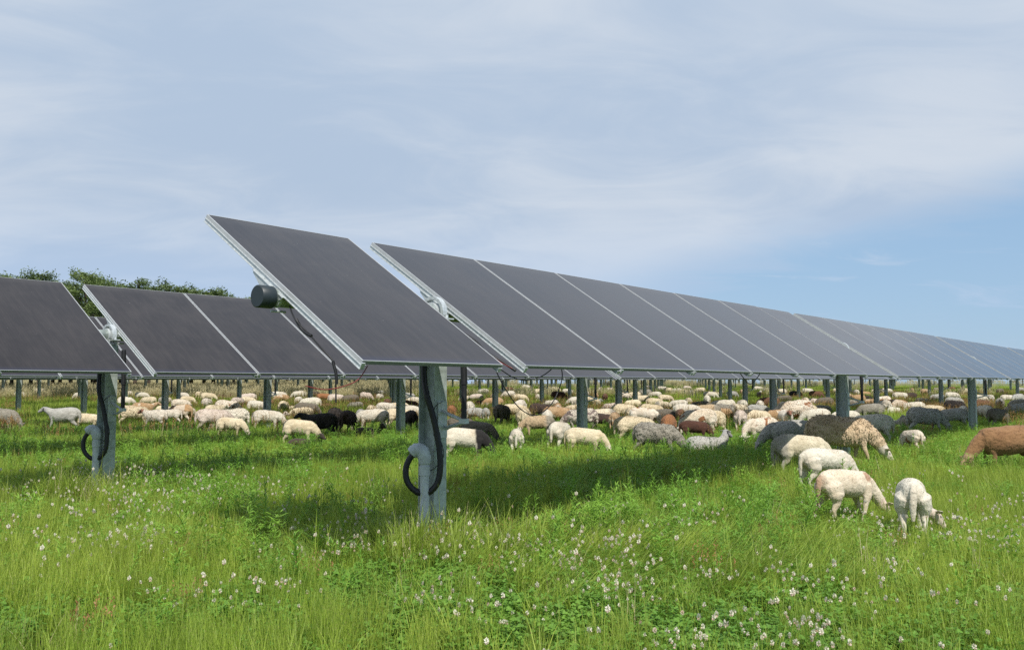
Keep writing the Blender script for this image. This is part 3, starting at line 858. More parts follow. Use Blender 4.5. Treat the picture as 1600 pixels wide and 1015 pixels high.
SH = {
    'G': make_sheep('graze', 0.0, step=0.15, seed=1, slim=.90, fat=.9, reach=1.08), 'GL': make_sheep('graze', 0.7, step=-0.2, seed=2, slim=.92, fat=.92, reach=1.1), 'GR': make_sheep('graze2', -0.7, step=0.2, seed=3, slim=.9, fat=.9, reach=1.1),
    'H': make_sheep('graze2', 0.1, step=-0.3, shag=0.010, seed=4, fat=1.12), 'S': make_sheep('stand', 0.35, step=0.1, seed=5), 'V': make_sheep('level', 0.0, step=0.2, seed=6),
    'Y': make_sheep('lie', 0.3, seed=7), 'g': make_sheep('graze', 0.0, lamb=True, step=0.2, seed=8), 'gl': make_sheep('graze', 0.8, lamb=True, step=-0.1, seed=9),
    'gr': make_sheep('graze2', -0.8, lamb=True, step=0.1, seed=10), 's': make_sheep('stand', -0.3, lamb=True, seed=11), 'y': make_sheep('lie', -0.4, lamb=True, seed=12),
    'N1': make_sheep('graze2', -0.15, lamb=True, step=0.4, vox=0.009, seed=13, slim=.88, fat=.90, reach=1.05), 'N2': make_sheep('graze2', -1.15, lamb=True, step=0.12, vox=0.009, seed=14, slim=.86, fat=.90, reach=1.14),
    'N3': make_sheep('graze', -0.3, lamb=True, vox=0.010, seed=15, slim=.9, fat=.94), 'R': make_sheep('graze2', 0.0, step=-0.2, vox=0.011, seed=16, fat=1.22, tail=False),
    'A': make_sheep('level', 0.05, step=0.25, vox=0.011, seed=17),
}
# x of the body's middle, y of the back's top (photo pixels), back height m, heading (0 right, 90 away, 180 left, 270 to us), pose, coat, label
HERD = [
    (1322, 729, .645, 27, 'N1', 'cream_near', 'cream lamb with rusty rump patches striding right, nearest but one to us'),
    (1422, 741, .655, 70, 'N2', 'white', 'white lamb seen from behind with its head turned right, nearest sheep of all'),
    (1291, 697, .66, 20, 'N3', 'white', 'plain white lamb half hidden behind the rust-rumped cream lamb'),
    (1252, 677, .66, 8, 'g', 'gwhite', 'cream lamb with a shade-tinted rump, behind the half hidden white lamb'),
    (1314, 649, .95, -8, 'H', 'ltan', 'big shaggy tan ewe with a shaded rump, grazing right below the second front-row post'),
    (1360, 646, .80, 172, 'GL', 'white', 'pale sheep in shade with its tail toward the right, beside the big shaggy tan ewe'),
    (1424, 670, .50, 100, 'g', 'tanp', 'small mottled tan and white lamb seen from behind in open grass'),
    (1570, 664, .84, 184, 'R', 'ram', 'large chestnut brown ram cut by the right picture edge, head down to the left'),
    (1446, 636, .84, -4, 'H', 'lgrey', 'grey ewe with a pale face grazing right, left of the right-hand post'),
    (1488, 637, .74, 178, 'GL', 'lgrey', 'grey sheep with its rump to the right-hand post, head to the left'),
    (1536, 632, .74, 95, 'G', 'white', 'white sheep from behind, just right of the right-hand post'),
    (1592, 641, .62, 170, 'Y', 'white', 'white sheep lying at the right picture edge above the chestnut ram'),
    (1417, 649, .55, 90, 'g', 'grey', 'small grey lamb against the flank of the pale-faced grey ewe'),
    (1492, 625, .76, 0, 'H', 'black', 'black sheep just left of the right-hand post, behind grey sheep'),
    (1460, 632, .66, 5, 'G', 'cream', 'cream sheep between the black sheep and the pale-faced grey ewe'),
    (1381, 624, .74, 92, 'G', 'white', 'white sheep from behind, standing right of the second front-row post'),
    (1398, 635, .56, 20, 'g', 'white', 'white lamb right beside a white sheep seen from behind'),
    (1403, 623, .70, 10, 'G', 'tan', None), (1428, 627, .70, 175, 'G', 'white', None), (1464, 615, .74, 175, 'GL', 'lgrey', None),
    (1341, 616, .76, 200, 'V', 'tan', 'tan sheep with raised head seen beside the thin black damper'), (1324, 614, .74, 90, 'G', 'white', None),
    (1352, 617, .7, 0, 'G', 'black', None), (1286, 632, .60, 10, 'g', 'grey', None), (1288, 620, .72, 180, 'G', 'dgrey', None),
    (1349, 640, .45, 0, 'y', 'grey', None), (1389, 654, .40, 0, 'y', 'grey', None),
    (1562, 622, .74, 250, 'V', 'grey', None), (1590, 623, .76, 190, 'G', 'grey', None), (1530, 616, .7, 0, 'G', 'white', None), (1575, 616, .7, 0, 'G', 'white', None),
    (1407, 612, .74, 0, 'G', 'white', None), (1421, 613, .74, 180, 'V', 'dbrown', None), (1488, 612, .74, 0, 'G', 'white', None), (1446, 607, .74, 0, 'G', 'tan', None),
    (1545, 616, .7, 90, 'G', 'white', None),
    # centre right
    (1232, 655, .80, 183, 'G', 'lgrey', 'grey sheep grazing left, touching the big shaggy tan ewe'),
    (1188, 651, .74, 195, 'GL', 'tanp', 'cream sheep with a brown flank grazing left, in the shade of the front row'),
    (1240, 625, .87, 182, 'H', 'tanp', 'shaggy cream and tan sheep facing left, just left of the second front-row post'),
    (1212, 634, .66, 100, 'g', 'gwhite', 'cream and grey lamb from behind, under the shaggy cream and tan sheep'),
    (1186, 609, .86, 262, 'S', 'whead', 'black sheep with a white head raised, looking at us beside a dark post'),
    (1181, 639, .64, 5, 'g', 'cream', 'cream lamb lying low just below the white-headed black sheep'),
    (1153, 630, .72, 30, 'G', 'gwhite', None), (1133, 631, .74, 5, 'H', 'grey', None),
    (1125, 644, .58, 88, 'gl', 'white', 'white lamb from behind with its head to the left, in the centre right herd'),
    (1104, 631, .76, 160, 'G', 'gtan', 'brown-grey sheep with a tan rump beside a white long-legged sheep'),
    (1094, 626, .74, 175, 'G', 'dgrey', None),
    (1074, 630, .80, -8, 'G', 'white', 'white long-legged sheep grazing right above a dark red-brown sheep'),
    (1060, 624, .76, 170, 'G', 'white', None),
    (1086, 656, .60, -5, 'g', 'redb', 'dark red-brown lamb grazing right, below the white long-legged sheep'),
    (1105, 681, .60, 8, 'Y', 'lgrey', 'light grey sheep lying in the shaded grass with its head raised'),
    (1044, 647, .66, 255, 'G', 'orange', 'orange-brown sheep with its head toward us behind a grey sheep'),
    (1032, 638, .70, 178, 'G', 'dgrey', 'dark grey sheep just behind the orange-brown one'),
    (1026, 660, .74, -12, 'H', 'grey', 'grey sheep grazing right at the edge of the front-row shade'),
    (992, 649, .66, 5, 'G', 'cream', 'cream sheep grazing beside a tan sheep seen from behind'),
    (961, 643, .76, 78, 'G', 'tan', 'tan sheep with white tail from behind, right of the middle post'),
    (976, 630, .70, 10, 'G', 'cream', 'cream sheep grazing just above the tan sheep seen from behind'),
    (941, 645, .60, 0, 'GL', 'dbrown', 'dark brown sheep right behind the mottled shaggy sheep'),
    (907, 638, .78, 172, 'H', 'mottle', 'shaggy grey and white mottled sheep below the middle post'),
    (915, 667, .66, -14, 'g', 'cream', 'cream lamb grazing right, in front of the mottled shaggy sheep'),
    (876, 657, .66, 62, 'g', 'white', 'white lamb from behind, touching the cream lamb grazing right'),
    (840, 648, .72, 168, 'GL', 'gtan', 'shade-tinted tan sheep between a white lamb and a dark grey sheep'),
    (807, 668, .60, 92, 'g', 'white', 'white lamb seen squarely from behind, right of the big front post'),
    (785, 632, .80, 70, 'H', 'dgrey', 'large dark grey-brown sheep from behind, above the lone white lamb'),
    (728, 667, .66, 2, 'g', 'bhead', 'white lamb with black head and shoulders, right of the big front post'),
    (747, 657, .66, -20, 'G', 'dgrey', 'dark grey sheep just behind the black-headed white lamb'),
    (720, 651, .58, 5, 'G', 'dgrey', None),
    (734, 626, .80, 88, 'G', 'white', 'tall white sheep from behind, just right of the black damper'),
    (706, 632, .68, 92, 'G', 'orange', 'orange-brown sheep from behind, between the big front post and its damper'),
    (771, 614, .74, 85, 'G', 'tan', 'tan sheep from behind, below the small dark post'), (754, 624, .62, 180, 'G', 'dbrown', None),
    (812, 624, .78, 250, 'G', 'bface', 'white sheep with a brown face turned toward us behind the hanging cable'),
    (813, 615, .70, 0, 'G', 'cream', None), (844, 607, .76, 0, 'G', 'cream', None), (840, 615, .68, 90, 'G', 'white', None),
    (846, 630, .72, 0, 'H', 'dbrown', 'dark brown shaggy sheep grazing right behind the shade-tinted tan sheep'),
    (873, 611, .80, 5, 'H', 'redb', 'dark red-brown shaggy sheep just left of the middle post'), (855, 625, .6, 0, 'Y', 'dgrey', None),
    (871, 629, .72, 90, 'G', 'tan', 'tan sheep from behind, left of the foot of the middle post'),
    (887, 607, .76, 0, 'G', 'white', None), (868, 604, .74, 0, 'G', 'cream', None), (822, 601, .74, 0, 'G', 'white', None),
    (945, 614, .74, 90, 'G', 'brown', None), (931, 613, .7, 90, 'G', 'tan', None), (926, 626, .55, 0, 'Y', 'lgrey', None),
    (970, 604, .90, 265, 'S', 'bface', None), (917, 611, .7, 90, 'G', 'white', None), (918, 601, .74, 90, 'G', 'white', None),
    (890, 600, .90, 265, 'S', 'white', None),
    (1045, 605, .74, 0, 'G', 'cream', None), (1058, 606, .74, 180, 'G', 'white', None), (1070, 608, .74, 0, 'G', 'cream', None), (1080, 609, .7, 90, 'G', 'white', None),
    (1094, 605, .76, 180, 'G', 'cream', None), (1110, 611, .7, 0, 'G', 'white', None), (1023, 621, .68, 20, 'G', 'cream', None), (1040, 616, .70, 0, 'G', 'cream', None),
    (1035, 603, .74, 0, 'G', 'white', None), (1007, 608, .76, 180, 'H', 'grey', None), (1120, 612, .6, 0, 'Y', 'cream', None),
    (1220, 607, .74, 180, 'G', 'bhead', None), (1243, 610, .76, 0, 'G', 'whead', None), (1275, 610, .74, 0, 'G', 'brown', None), (1185, 603, .74, 0, 'G', 'white', None),
    (1262, 606, .74, 0, 'G', 'white', None), (1310, 606, .74, 0, 'G', 'cream', None), (1385, 606, .74, 0, 'G', 'white', None), (1510, 606, .74, 0, 'G', 'cream', None),
    # left of the big front post
    (362, 651, .70, -4, 'g', 'cream', 'cream lamb standing clear and grazing right, left of the thin dark post'),
    (470, 654, .70, -14, 'gl', 'cream', 'cream lamb grazing right beside the black sheep, right of the thin dark post'),
    (524, 637, .80, 96, 'H', 'black', 'bulky black sheep from behind, left of the big front post'),
    (545, 640, .78, 80, 'G', 'dbrown', 'dark brown sheep shoulder to shoulder with the bulky black one'),
    (500, 645, .74, 168, 'V', 'black', 'black sheep stretching its head left over a cream lamb'),
    (477, 684, .34, 0, 'y', 'dbrown', 'dark brown lamb lying in the grass just below a grazing cream lamb'),
    (565, 638, .70, 90, 'G', 'lgrey', 'grey sheep with pale tail from behind, right of the dark brown sheep'),
    (582, 632, .68, 80, 'G', 'cream', 'cream sheep from behind, left of the wide third-row post'),
    (600, 640, .62, 0, 'Y', 'grey', 'dark-fleeced grey sheep resting at the foot of the wide third-row post'),
    (576, 667, .34, 0, 'y', 'dbrown', 'dark brown lamb lying in grass right of the bulky black sheep'),
    (641, 640, .72, 110, 'G', 'black', 'black sheep partly hidden by the left side of the big front post'),
    (640, 625, .68, 0, 'G', 'redb', None), (606, 622, .7, 90, 'G', 'brown', None), (638, 613, .7, 0, 'G', 'lgrey', None), (646, 619, .7, 0, 'G', 'white', None),
    (547, 616, .78, 172, 'G', 'dgrey', 'dark grey sheep grazing left behind the black sheep'), (526, 615, .76, 0, 'G', 'pinkw', None),
    (507, 614, .74, 0, 'G', 'orange', 'orange-brown sheep beside a pinkish white one, left of the black sheep'), (491, 611, .74, 0, 'G', 'dbrown', None),
    (505, 630, .6, 180, 'Y', 'brown', None), (534, 608, .74, 180, 'G', 'grey', None), (572, 607, .76, 180, 'G', 'cream', None), (592, 609, .74, 0, 'G', 'lgrey', None),
    (467, 610, .74, 180, 'G', 'white', None), (466, 619, .70, 265, 'G', 'white', None), (456, 633, .55, 175, 'g', 'cream', 'cream lamb half hidden in tall grass right of the thin dark post'),
    (436, 611, .80, 5, 'G', 'white', 'large white sheep emerging from behind the thin dark post'), (424, 624, .5, 90, 'g', 'orange', None),
    (401, 625, .76, -28, 'G', 'white', 'white sheep grazing toward the foot of the thin dark post'), (387, 614, .76, 200, 'G', 'pinkw', 'pinkish white sheep behind, left of the thin dark post'),
    (427, 648, .40, 0, 'Y', 'white', None), (356, 625, .80, -6, 'H', 'tanp', 'large shaggy cream and tan ewe grazing right, above the clear standing lamb'),
    (312, 640, .42, 90, 'g', 'orange', 'small orange-brown lamb against the large cream and tan ewe'),
    (326, 613, .74, 0, 'G', 'cream', None), (312, 611, .74, 80, 'G', 'cream', None), (293, 618, .70, 0, 'G', 'cream', None),
    (283, 623, .74, -5, 'G', 'dhead', 'white dark-faced sheep grazing right, between the left post and the cream ewe'),
    (257, 633, .62, 60, 'gr', 'cream', 'small cream lamb from behind with its head to the right, near the left post'),
    (232, 619, .72, 170, 'G', 'cream', None), (222, 612, .72, 0, 'G', 'white', None),
    (100, 636, .80, 178, 'A', 'lgrey', 'smooth light grey sheep standing with its head up, left of the leftmost post'),
    (5, 637, .74, 0, 'G', 'grey', 'grey sheep cut by the left picture edge'), (139, 645, .62, 0, 'G', 'cream', 'cream sheep half behind the leftmost post'),
    (126, 612, .72, 180, 'G', 'white', None), (144, 605, .74, 0, 'G', 'white', None), (62, 606, .74, 0, 'G', 'tanp', None), (88, 609, .74, 90, 'G', 'tan', None), (30, 611, .7, 0, 'G', 'white', None),
    (262, 606, .74, 180, 'G', 'dbrown', None), (345, 607, .74, 0, 'V', 'dhead', None), (382, 607, .76, 0, 'G', 'pinkw', None), (400, 605, .76, 180, 'G', 'bhead', None),
    (350, 616, .5, 0, 'Y', 'brown', None), (462, 604, .80, 180, 'S', 'black', None), (496, 603, .74, 0, 'G', 'white', None), (514, 604, .74, 0, 'G', 'white', None),
    (728, 607, .74, 90, 'G', 'white', None), (755, 607, .76, 180, 'G', 'white', None), (796, 604, .74, 0, 'G', 'brown', None), (688, 607, .74, 0, 'G', 'tan', None),
]


# the thick of the flock farther back, filled between the animals listed above
_x = [h_[0] for h_ in HERD]
for _k in range(118):
    for _t in range(30):
        xx = random.choice((random.uniform(690, 1600), random.uniform(690, 1600), random.uniform(900, 1300), random.uniform(190, 640)))
        yy = random.uniform(602, 612) if random.random() < .30 else random.uniform(611, 641)
        if all(abs(xx - h_[0]) > 15 or abs(yy - h_[1]) > 5 for h_ in HERD): break
    HERD.append((round(xx), round(yy, 1), random.choice((.74, .76, .7, .62)), random.choice((0, 0, 180, 180, 90, 20, 160, -20, 200, 70, 265)), random.choice(('G', 'G', 'GL', 'GR', 'H', 'G', 'V', 'g')),
                 random.choice(('cream', 'white', 'white', 'cream', 'pinkw', 'tanp', 'cream', 'grey', 'lgrey', 'brown', 'tan', 'dgrey', 'white', 'gwhite', 'lgrey', 'bface', 'cream', 'tan')), None))


def ray_point(px_, py_, h):
    """where the ray through a photo pixel is h metres above the ground"""
    u = (px_ - CX) / F; v = -(py_ - CY) / F
    c, s = math.cos(PITCH), math.sin(PITCH)
    d = Vector((u, c - v * s, s + v * c))
    lo, hi = 3.0, 130.0
    def g(t): return EYE + d.z / d.y * t - (ground_h(t) + h)
    # first crossing from above
    t = 3.0
    while t < 130 and g(t) > 0: t += 0.25
    a, b_ = t - 0.25, t
    for _ in range(30):
        m_ = (a + b_) / 2
        if g(m_) > 0: a = m_
        else: b_ = m_
    t = a
    return Vector((d.x / d.y * t, t, ground_h(t)))


BINS = [(160, 'left of the leftmost post'), (412, 'left of the thin dark post'), (560, 'right of the thin dark post'), (668, 'left of the big front post'), (790, 'right of the big front post'),
        (904, 'left of the middle post'), (1060, 'right of the middle post'), (1198, 'in the centre right herd'), (1307, 'left of the second front-row post'), (1440, 'right of the second front-row post'),
        (1514, 'left of the right-hand post'), (9999, 'near the right picture edge')]
POSEW = {'G': 'grazing', 'GL': 'grazing', 'GR': 'grazing', 'H': 'grazing', 'S': 'with head raised', 'V': 'with head level', 'Y': 'lying down', 'g': 'grazing', 'gl': 'grazing', 'gr': 'grazing', 's': 'standing', 'y': 'lying down', 'A': 'standing'}
SHEEP_XY = []


def in_shade(p, hh=0.5):
    n_ = p.x * N.x + p.y * N.y
    for r_ in range(NROWS):
        n0 = (ORIG + STEP * r_).dot(N)
        if n0 + (LOWZ - hh) * KN - 0.12 < n_ < n0 + L * CT + (LOWZ + L * ST - hh) * KN + 0.2: return True
    return False


rows_ = []
used_depth = 0
for (x, yt, h, hd, pose, ct, lab) in HERD:
    base_h = 0.732
    if pose in ('S',): base_h = 0.90
    if pose in ('Y', 'y'): base_h = 0.40
    if pose == 'y': h = max(h, 0.34)
    if pose == 'Y': h = min(h, 0.42)
    if pose in ('V',): pass
    if pose == 'S': h = h * 0.92
    if yt < 609 and pose != 'S':
        # far animals: fix the distance by the size they show
        pass
    if ct in ('cream', 'white', 'pinkw', 'tanp', 'bhead', 'dhead', 'bface', 'gwhite', 'gtan', 'tan', 'mottle', 'orange', 'lgrey', 'grey', 'greyw', 'brown') and (x, yt) not in ((1105, 681), (1188, 651), (1312, 649), (1446, 636), (1232, 655), (1360, 646), (1026, 660)):
        best = h
        for f_ in (1, 1.03, .97, 1.06, .94, 1.09, .91, 1.12, .88, 1.15):
            q_ = ray_point(x, yt, h * f_)
            if not in_shade(q_): best = h * f_; break
        h = best
    p = ray_point(x, yt, h)
    sc = h / base_h
    o = link(bpy.data.objects.new('lamb' if (pose[0] in 'gsyN') else 'sheep', SH[pose]))
    o.location = p + Vector((0, 0, -0.01)); o.rotation_euler = (0, 0, R(hd + random.uniform(-4, 4) * (0 if pose[0] == 'N' else 1))); o.scale = (sc * random.uniform(.96, 1.04), sc, sc)
    o.material_slots[0].link = 'OBJECT'; o.material_slots[0].material = CO[ct][0]
    kindw = 'lamb' if pose[0] in 'gsyN' else 'sheep'
    o['category'] = kindw; o['group'] = 'sheep and lambs grazing among the solar panels'
    SHEEP_XY.append((p.x, p.y))
    band = 'close' if p.y < 20 else 'midway' if p.y < 34 else 'farther back' if p.y < 55 else 'far away'
    rows_.append([o, x, lab, kindw, ct, pose, band])
ORDW = ['leftmost', 'second from left', 'third from left', 'fourth from left', 'fifth from left', 'sixth from left', 'seventh from left', 'eighth from left', 'ninth from left', 'tenth from left', 'eleventh from left', 'twelfth from left']
grp = {}
for rw in rows_:
    if rw[2]: rw[0]['label'] = rw[2]; continue
    bi = next(i for i, (lim, _) in enumerate(BINS) if rw[1] < lim)
    grp.setdefault((bi, rw[6], rw[4], rw[3], POSEW[rw[5]]), []).append(rw)
for (bi, band, ct, kw_, pw), lst in grp.items():
    lst.sort(key=lambda q: q[1])
    for i, rw in enumerate(lst):
        s = '%s %s %s %s, %s' % (CO[ct][1], kw_, pw, band, BINS[bi][1])
        if len(lst) > 1: s += ', ' + ORDW[i]
        s = s.replace('white and tan patched', 'tan-patched').replace('grey and white mottled', 'mottled').replace('right picture edge', 'right edge')
        rw[0]['label'] = s

# ------------------------------------------------------------------ plants: clump meshes
HID = bpy.data.collections.new('plant_sources')    # not linked to the scene; instanced by the stuff objects


def leaf_mat(name, a, b_, c_=None, trans=0.35, dry=None, rough=0.55, wscale=0.35):
    m, nt = new_mat(name)
    g = nd(nt, 'ShaderNodeNewGeometry'); oi = nd(nt, 'ShaderNodeObjectInfo')
    n1 = noise_n(nt, wscale, 3, g.outputs['Position'], 0.55)
    n2 = noise_n(nt, 60.0, 1, g.outputs['Position'])
    col = mix_c(nt, ramp(nt, n1, (0.38, 0.62)), a, b_)
    col = mix_c(nt, math_n(nt, 'MULTIPLY', ramp(nt, oi.outputs['Random'], (0.2, 0.9)), 0.45), col, c_ or tuple(x * 0.6 for x in a))
    col = mix_c(nt, math_n(nt, 'MULTIPLY', ramp(nt, n2, (0.35, 0.7)), 0.35), col, tuple(min(1, x * 1.5) for x in b_))
    if dry: col = mix_c(nt, math_n(nt, 'MULTIPLY', ramp(nt, noise_n(nt, 90.0, 1, g.outputs['Position']), (0.60, 0.72)), 0.8), col, dry)
    df = nd(nt, 'ShaderNodeBsdfPrincipled'); nt.links.new(col, df.inputs['Base Color']); df.inputs['Roughness'].default_value = rough
    df.inputs['Specular IOR Level'].default_value = 0.35
    tr = nd(nt, 'ShaderNodeBsdfTranslucent')
    tcol = mix_c(nt, 0.5, col, tuple(min(1, x * 1.6) for x in b_)); nt.links.new(tcol, tr.inputs[0])
    mx = nd(nt, 'ShaderNodeMixShader'); mx.inputs[0].default_value = trans
    nt.links.new(df.outputs[0], mx.inputs[1]); nt.links.new(tr.outputs[0], mx.inputs[2])
    o = nd(nt, 'ShaderNodeOutputMaterial'); nt.links.new(mx.outputs[0], o.inputs[0])
    return m


GR = leaf_mat('grass_blades', (0.17, 0.27, 0.030), (0.31, 0.39, 0.055), (0.07, 0.13, 0.02), 0.4, dry=(0.36, 0.30, 0.13))
GRY = leaf_mat('grass_blades_yellow', (0.26, 0.38, 0.04), (0.35, 0.44, 0.06), (0.15, 0.25, 0.03), 0.4, dry=(0.42, 0.34, 0.17))
CLV = leaf_mat('clover_leaves', (0.11, 0.24, 0.03), (0.17, 0.31, 0.04), (0.06, 0.14, 0.02), 0.3)
WEED = leaf_mat('weed_leaves', (0.14, 0.30, 0.035), (0.23, 0.39, 0.05), (0.08, 0.18, 0.025), 0.35)
DRY = leaf_mat('dry_grass', (0.44, 0.38, 0.20), (0.52, 0.46, 0.27), (0.30, 0.24, 0.11), 0.3)
RUST = leaf_mat('rusty_seed_heads', (0.26, 0.13, 0.05), (0.33, 0.19, 0.07), (0.15, 0.09, 0.035), 0.25)
FLW = leaf_mat('clover_petals', (0.66, 0.62, 0.47), (0.74, 0.69, 0.57), (0.60, 0.50, 0.42), 0.3)
FLP = leaf_mat('faded_clover_petals', (0.58, 0.42, 0.34), (0.66, 0.54, 0.44), (0.42, 0.26, 0.16), 0.3)


class PB:
    def __init__(self): self.v = []; self.f = []; self.m = []

    def blade(self, base, az_, h, w, lean, curl, mat=0, seg=4):
        dx, dy = math.cos(az_), math.sin(az_); sx, sy = -dy, dx
        b = len(self.v)
        ang = lean
        x = z = 0.0
        st = h / seg
        for i in range(seg + 1):
            t = i / seg; ww = w * (1 - t ** 1.6) * 0.5 + 0.0004
            cx_, cy_, cz_ = base[0] + dx * x, base[1] + dy * x, base[2] + z
            self.v.append((cx_ - sx * ww, cy_ - sy * ww, cz_)); self.v.append((cx_ + sx * ww, cy_ + sy * ww, cz_))
            x += math.sin(ang) * st; z += math.cos(ang) * st; ang = min(ang + curl / seg, 2.4)
            if z + base[2] < 0.01: z = 0.01 - base[2]
        for i in range(seg):
            self.f.append((b + 2 * i, b + 2 * i + 1, b + 2 * i + 3, b + 2 * i + 2)); self.m.append(mat)

    def leaf(self, p, dirv, nrm, l, w, mat=0):
        d = Vector(dirv).normalized(); n_ = Vector(nrm); s = d.cross(n_).normalized(); p = Vector(p)
        b = len(self.v); nn = s.cross(d)
        for t, ww, dn in ((0, 0.05, 0), (0.35, 0.5, 0.02), (0.7, 0.38, 0.0), (1.0, 0.0, -0.10)):
            c = p + d * (l * t) + nn * (dn * l)
            self.v.append(tuple(c - s * (w * ww))); self.v.append(tuple(c + s * (w * ww)))
        for i in range(3):
            self.f.append((b + 2 * i, b + 2 * i + 1, b + 2 * i + 3, b + 2 * i + 2)); self.m.append(mat)

    def stem(self, pts, r, mat=0, n=4):
        b = len(self.v)
        for i, p in enumerate(pts):
            for k in range(n):
                a = 2 * math.pi * k / n; rr = r * (1 - 0.4 * i / len(pts))
                self.v.append((p[0] + rr * math.cos(a), p[1] + rr * math.sin(a), p[2]))
        for i in range(len(pts) - 1):
            for k in range(n):
                self.f.append((b + i * n + k, b + i * n + (k + 1) % n, b + (i + 1) * n + (k + 1) % n, b + (i + 1) * n + k)); self.m.append(mat)

    def obj(self, name, mats):
        me = bpy.data.meshes.new(name); me.from_pydata(self.v, [], self.f)
        for m in mats: me.materials.append(m)
        me.polygons.foreach_set('material_index', self.m); me.update()
        return bpy.data.objects.new(name, me)


def src(name, builders):
    c = bpy.data.collections.new(name)
    for i, (pb, mats) in enumerate(builders):
        c.objects.link(pb.obj('%s_clump' % name, mats))
    return c


rr_ = random.Random(5)


def tuft(n, rad, h0, h1, w, lean=0.35, curl=0.9, direction=None, seg=4):
    p = PB()
    for _ in range(n):
        a = rr_.uniform(0, 2 * math.pi); r = rad * math.sqrt(rr_.random())
        az_ = rr_.uniform(0, 2 * math.pi) if direction is None else direction + rr_.gauss(0, 0.5)
        h = rr_.uniform(h0, h1) * (1 - 0.3 * r / rad)
        p.blade((r * math.cos(a), r * math.sin(a), 0), az_, h, w * rr_.uniform(.6, 1.3), abs(rr_.gauss(0, lean)), rr_.uniform(0.1, curl), 0, seg)
    return p


def clover(n, rad, h0, h1, s):
    p = PB()
    for _ in range(n):
        a = rr_.uniform(0, 2 * math.pi); r = rad * math.sqrt(rr_.random()); h = rr_.uniform(h0, h1)
        c = (r * math.cos(a), r * math.sin(a), h)
        p.blade((c[0] * .9, c[1] * .9, 0), a, h, 0.002, 0.05, 0.1, 0, 2)
        tn = Vector((rr_.gauss(0, .35), rr_.gauss(0, .35), 1)).normalized(); a0 = rr_.uniform(0, 6.28)
        for k in range(3):
            d = Vector((math.cos(a0 + k * 2.09), math.sin(a0 + k * 2.09), 0)); d = (d - tn * d.dot(tn)).normalized() + tn * .15
            p.leaf(c, d, tn, s * rr_.uniform(.8, 1.2), s * 0.9)
    return p


def flower(n, rad, h0, h1, r0):
    p = PB()
    for _ in range(n):
        a = rr_.uniform(0, 2 * math.pi); r = rad * math.sqrt(rr_.random()); h = rr_.uniform(h0, h1)
        x, y = r * math.cos(a), r * math.sin(a); lx, ly = rr_.gauss(0, .03), rr_.gauss(0, .03)
        p.stem([(x, y, 0), (x + lx * .4, y + ly * .4, h * .5), (x + lx, y + ly, h)], 0.0016, 0)
        c = Vector((x + lx, y + ly, h)); rr = r0 * rr_.uniform(.75, 1.2); pink = 2 if rr_.random() < 0.10 else 1
        for _k in range(34):
            u = Vector((rr_.gauss(0, 1), rr_.gauss(0, 1), rr_.gauss(0.25, 1))).normalized()
            t = u.orthogonal().normalized()
            m_ = pink if u.z > -0.35 else 2
            p.leaf(c + u * rr * .25, u, t, rr * .8, rr * .42, m_)
    return p


def weed(h, n, l, w, whorl=False, mat=0):
    p = PB(); lx, ly = rr_.gauss(0, .04), rr_.gauss(0, .04)
    pts = [(lx * t * t * 3, ly * t * t * 3, h * t) for t in (0, .25, .5, .75, 1)]
    p.stem(pts, 0.004, 0)
    for i in range(n):
        t = 0.15 + 0.85 * (i / n) ** 0.8; a = i * 2.4 + rr_.uniform(-.3, .3)
        c = (lx * t * t * 3, ly * t * t * 3, h * t); up_ = 0.25 + 0.6 * t
        d = Vector((math.cos(a), math.sin(a), up_ + rr_.gauss(0, .15)))
        p.leaf(c, d, Vector((-math.cos(a) * up_, -math.sin(a) * up_, 1)), l * rr_.uniform(.7, 1.2) * (1.1 - .5 * t), w, mat)
    return p


def feathery(h, n):
    p = PB()
    for _s in range(5):
        a0 = rr_.uniform(0, 6.28); sp_ = rr_.uniform(0.1, 0.5)
        for i in range(n):
            t = (i + 1) / n; x = math.cos(a0) * sp_ * h * t; y = math.sin(a0) * sp_ * h * t; z = h * t * rr_.uniform(.9, 1.0)
            for k in range(3):
                a = rr_.uniform(0, 6.28)
                p.leaf((x, y, z), Vector((math.cos(a), math.sin(a), rr_.uniform(.1, .8))), Vector((rr_.gauss(0, .3), rr_.gauss(0, .3), 1)), rr_.uniform(.04, .08), 0.009)
    return p


def seedstalk(n, rad, h0, h1, w=0.004, hw=0.02):
    p = PB()
    for _ in range(n):
        a = rr_.uniform(0, 6.28); r = rad * math.sqrt(rr_.random()); h = rr_.uniform(h0, h1); x, y = r * math.cos(a), r * math.sin(a)
        az_ = rr_.uniform(0, 6.28)
        p.blade((x, y, 0), az_, h, w, abs(rr_.gauss(0, .1)), 0.25, 0, 3)
        for k in range(7):
            t = 0.68 + 0.32 * k / 6; aa = rr_.uniform(0, 6.28)
            p.leaf((x + math.cos(az_) * h * .08 * t, y + math.sin(az_) * h * .08 * t, h * t * .98), Vector((math.cos(aa), math.sin(aa), 1.2)), Vector((rr_.gauss(0, 1), rr_.gauss(0, 1), .3)), hw * 2.2, hw, 1)
    return p


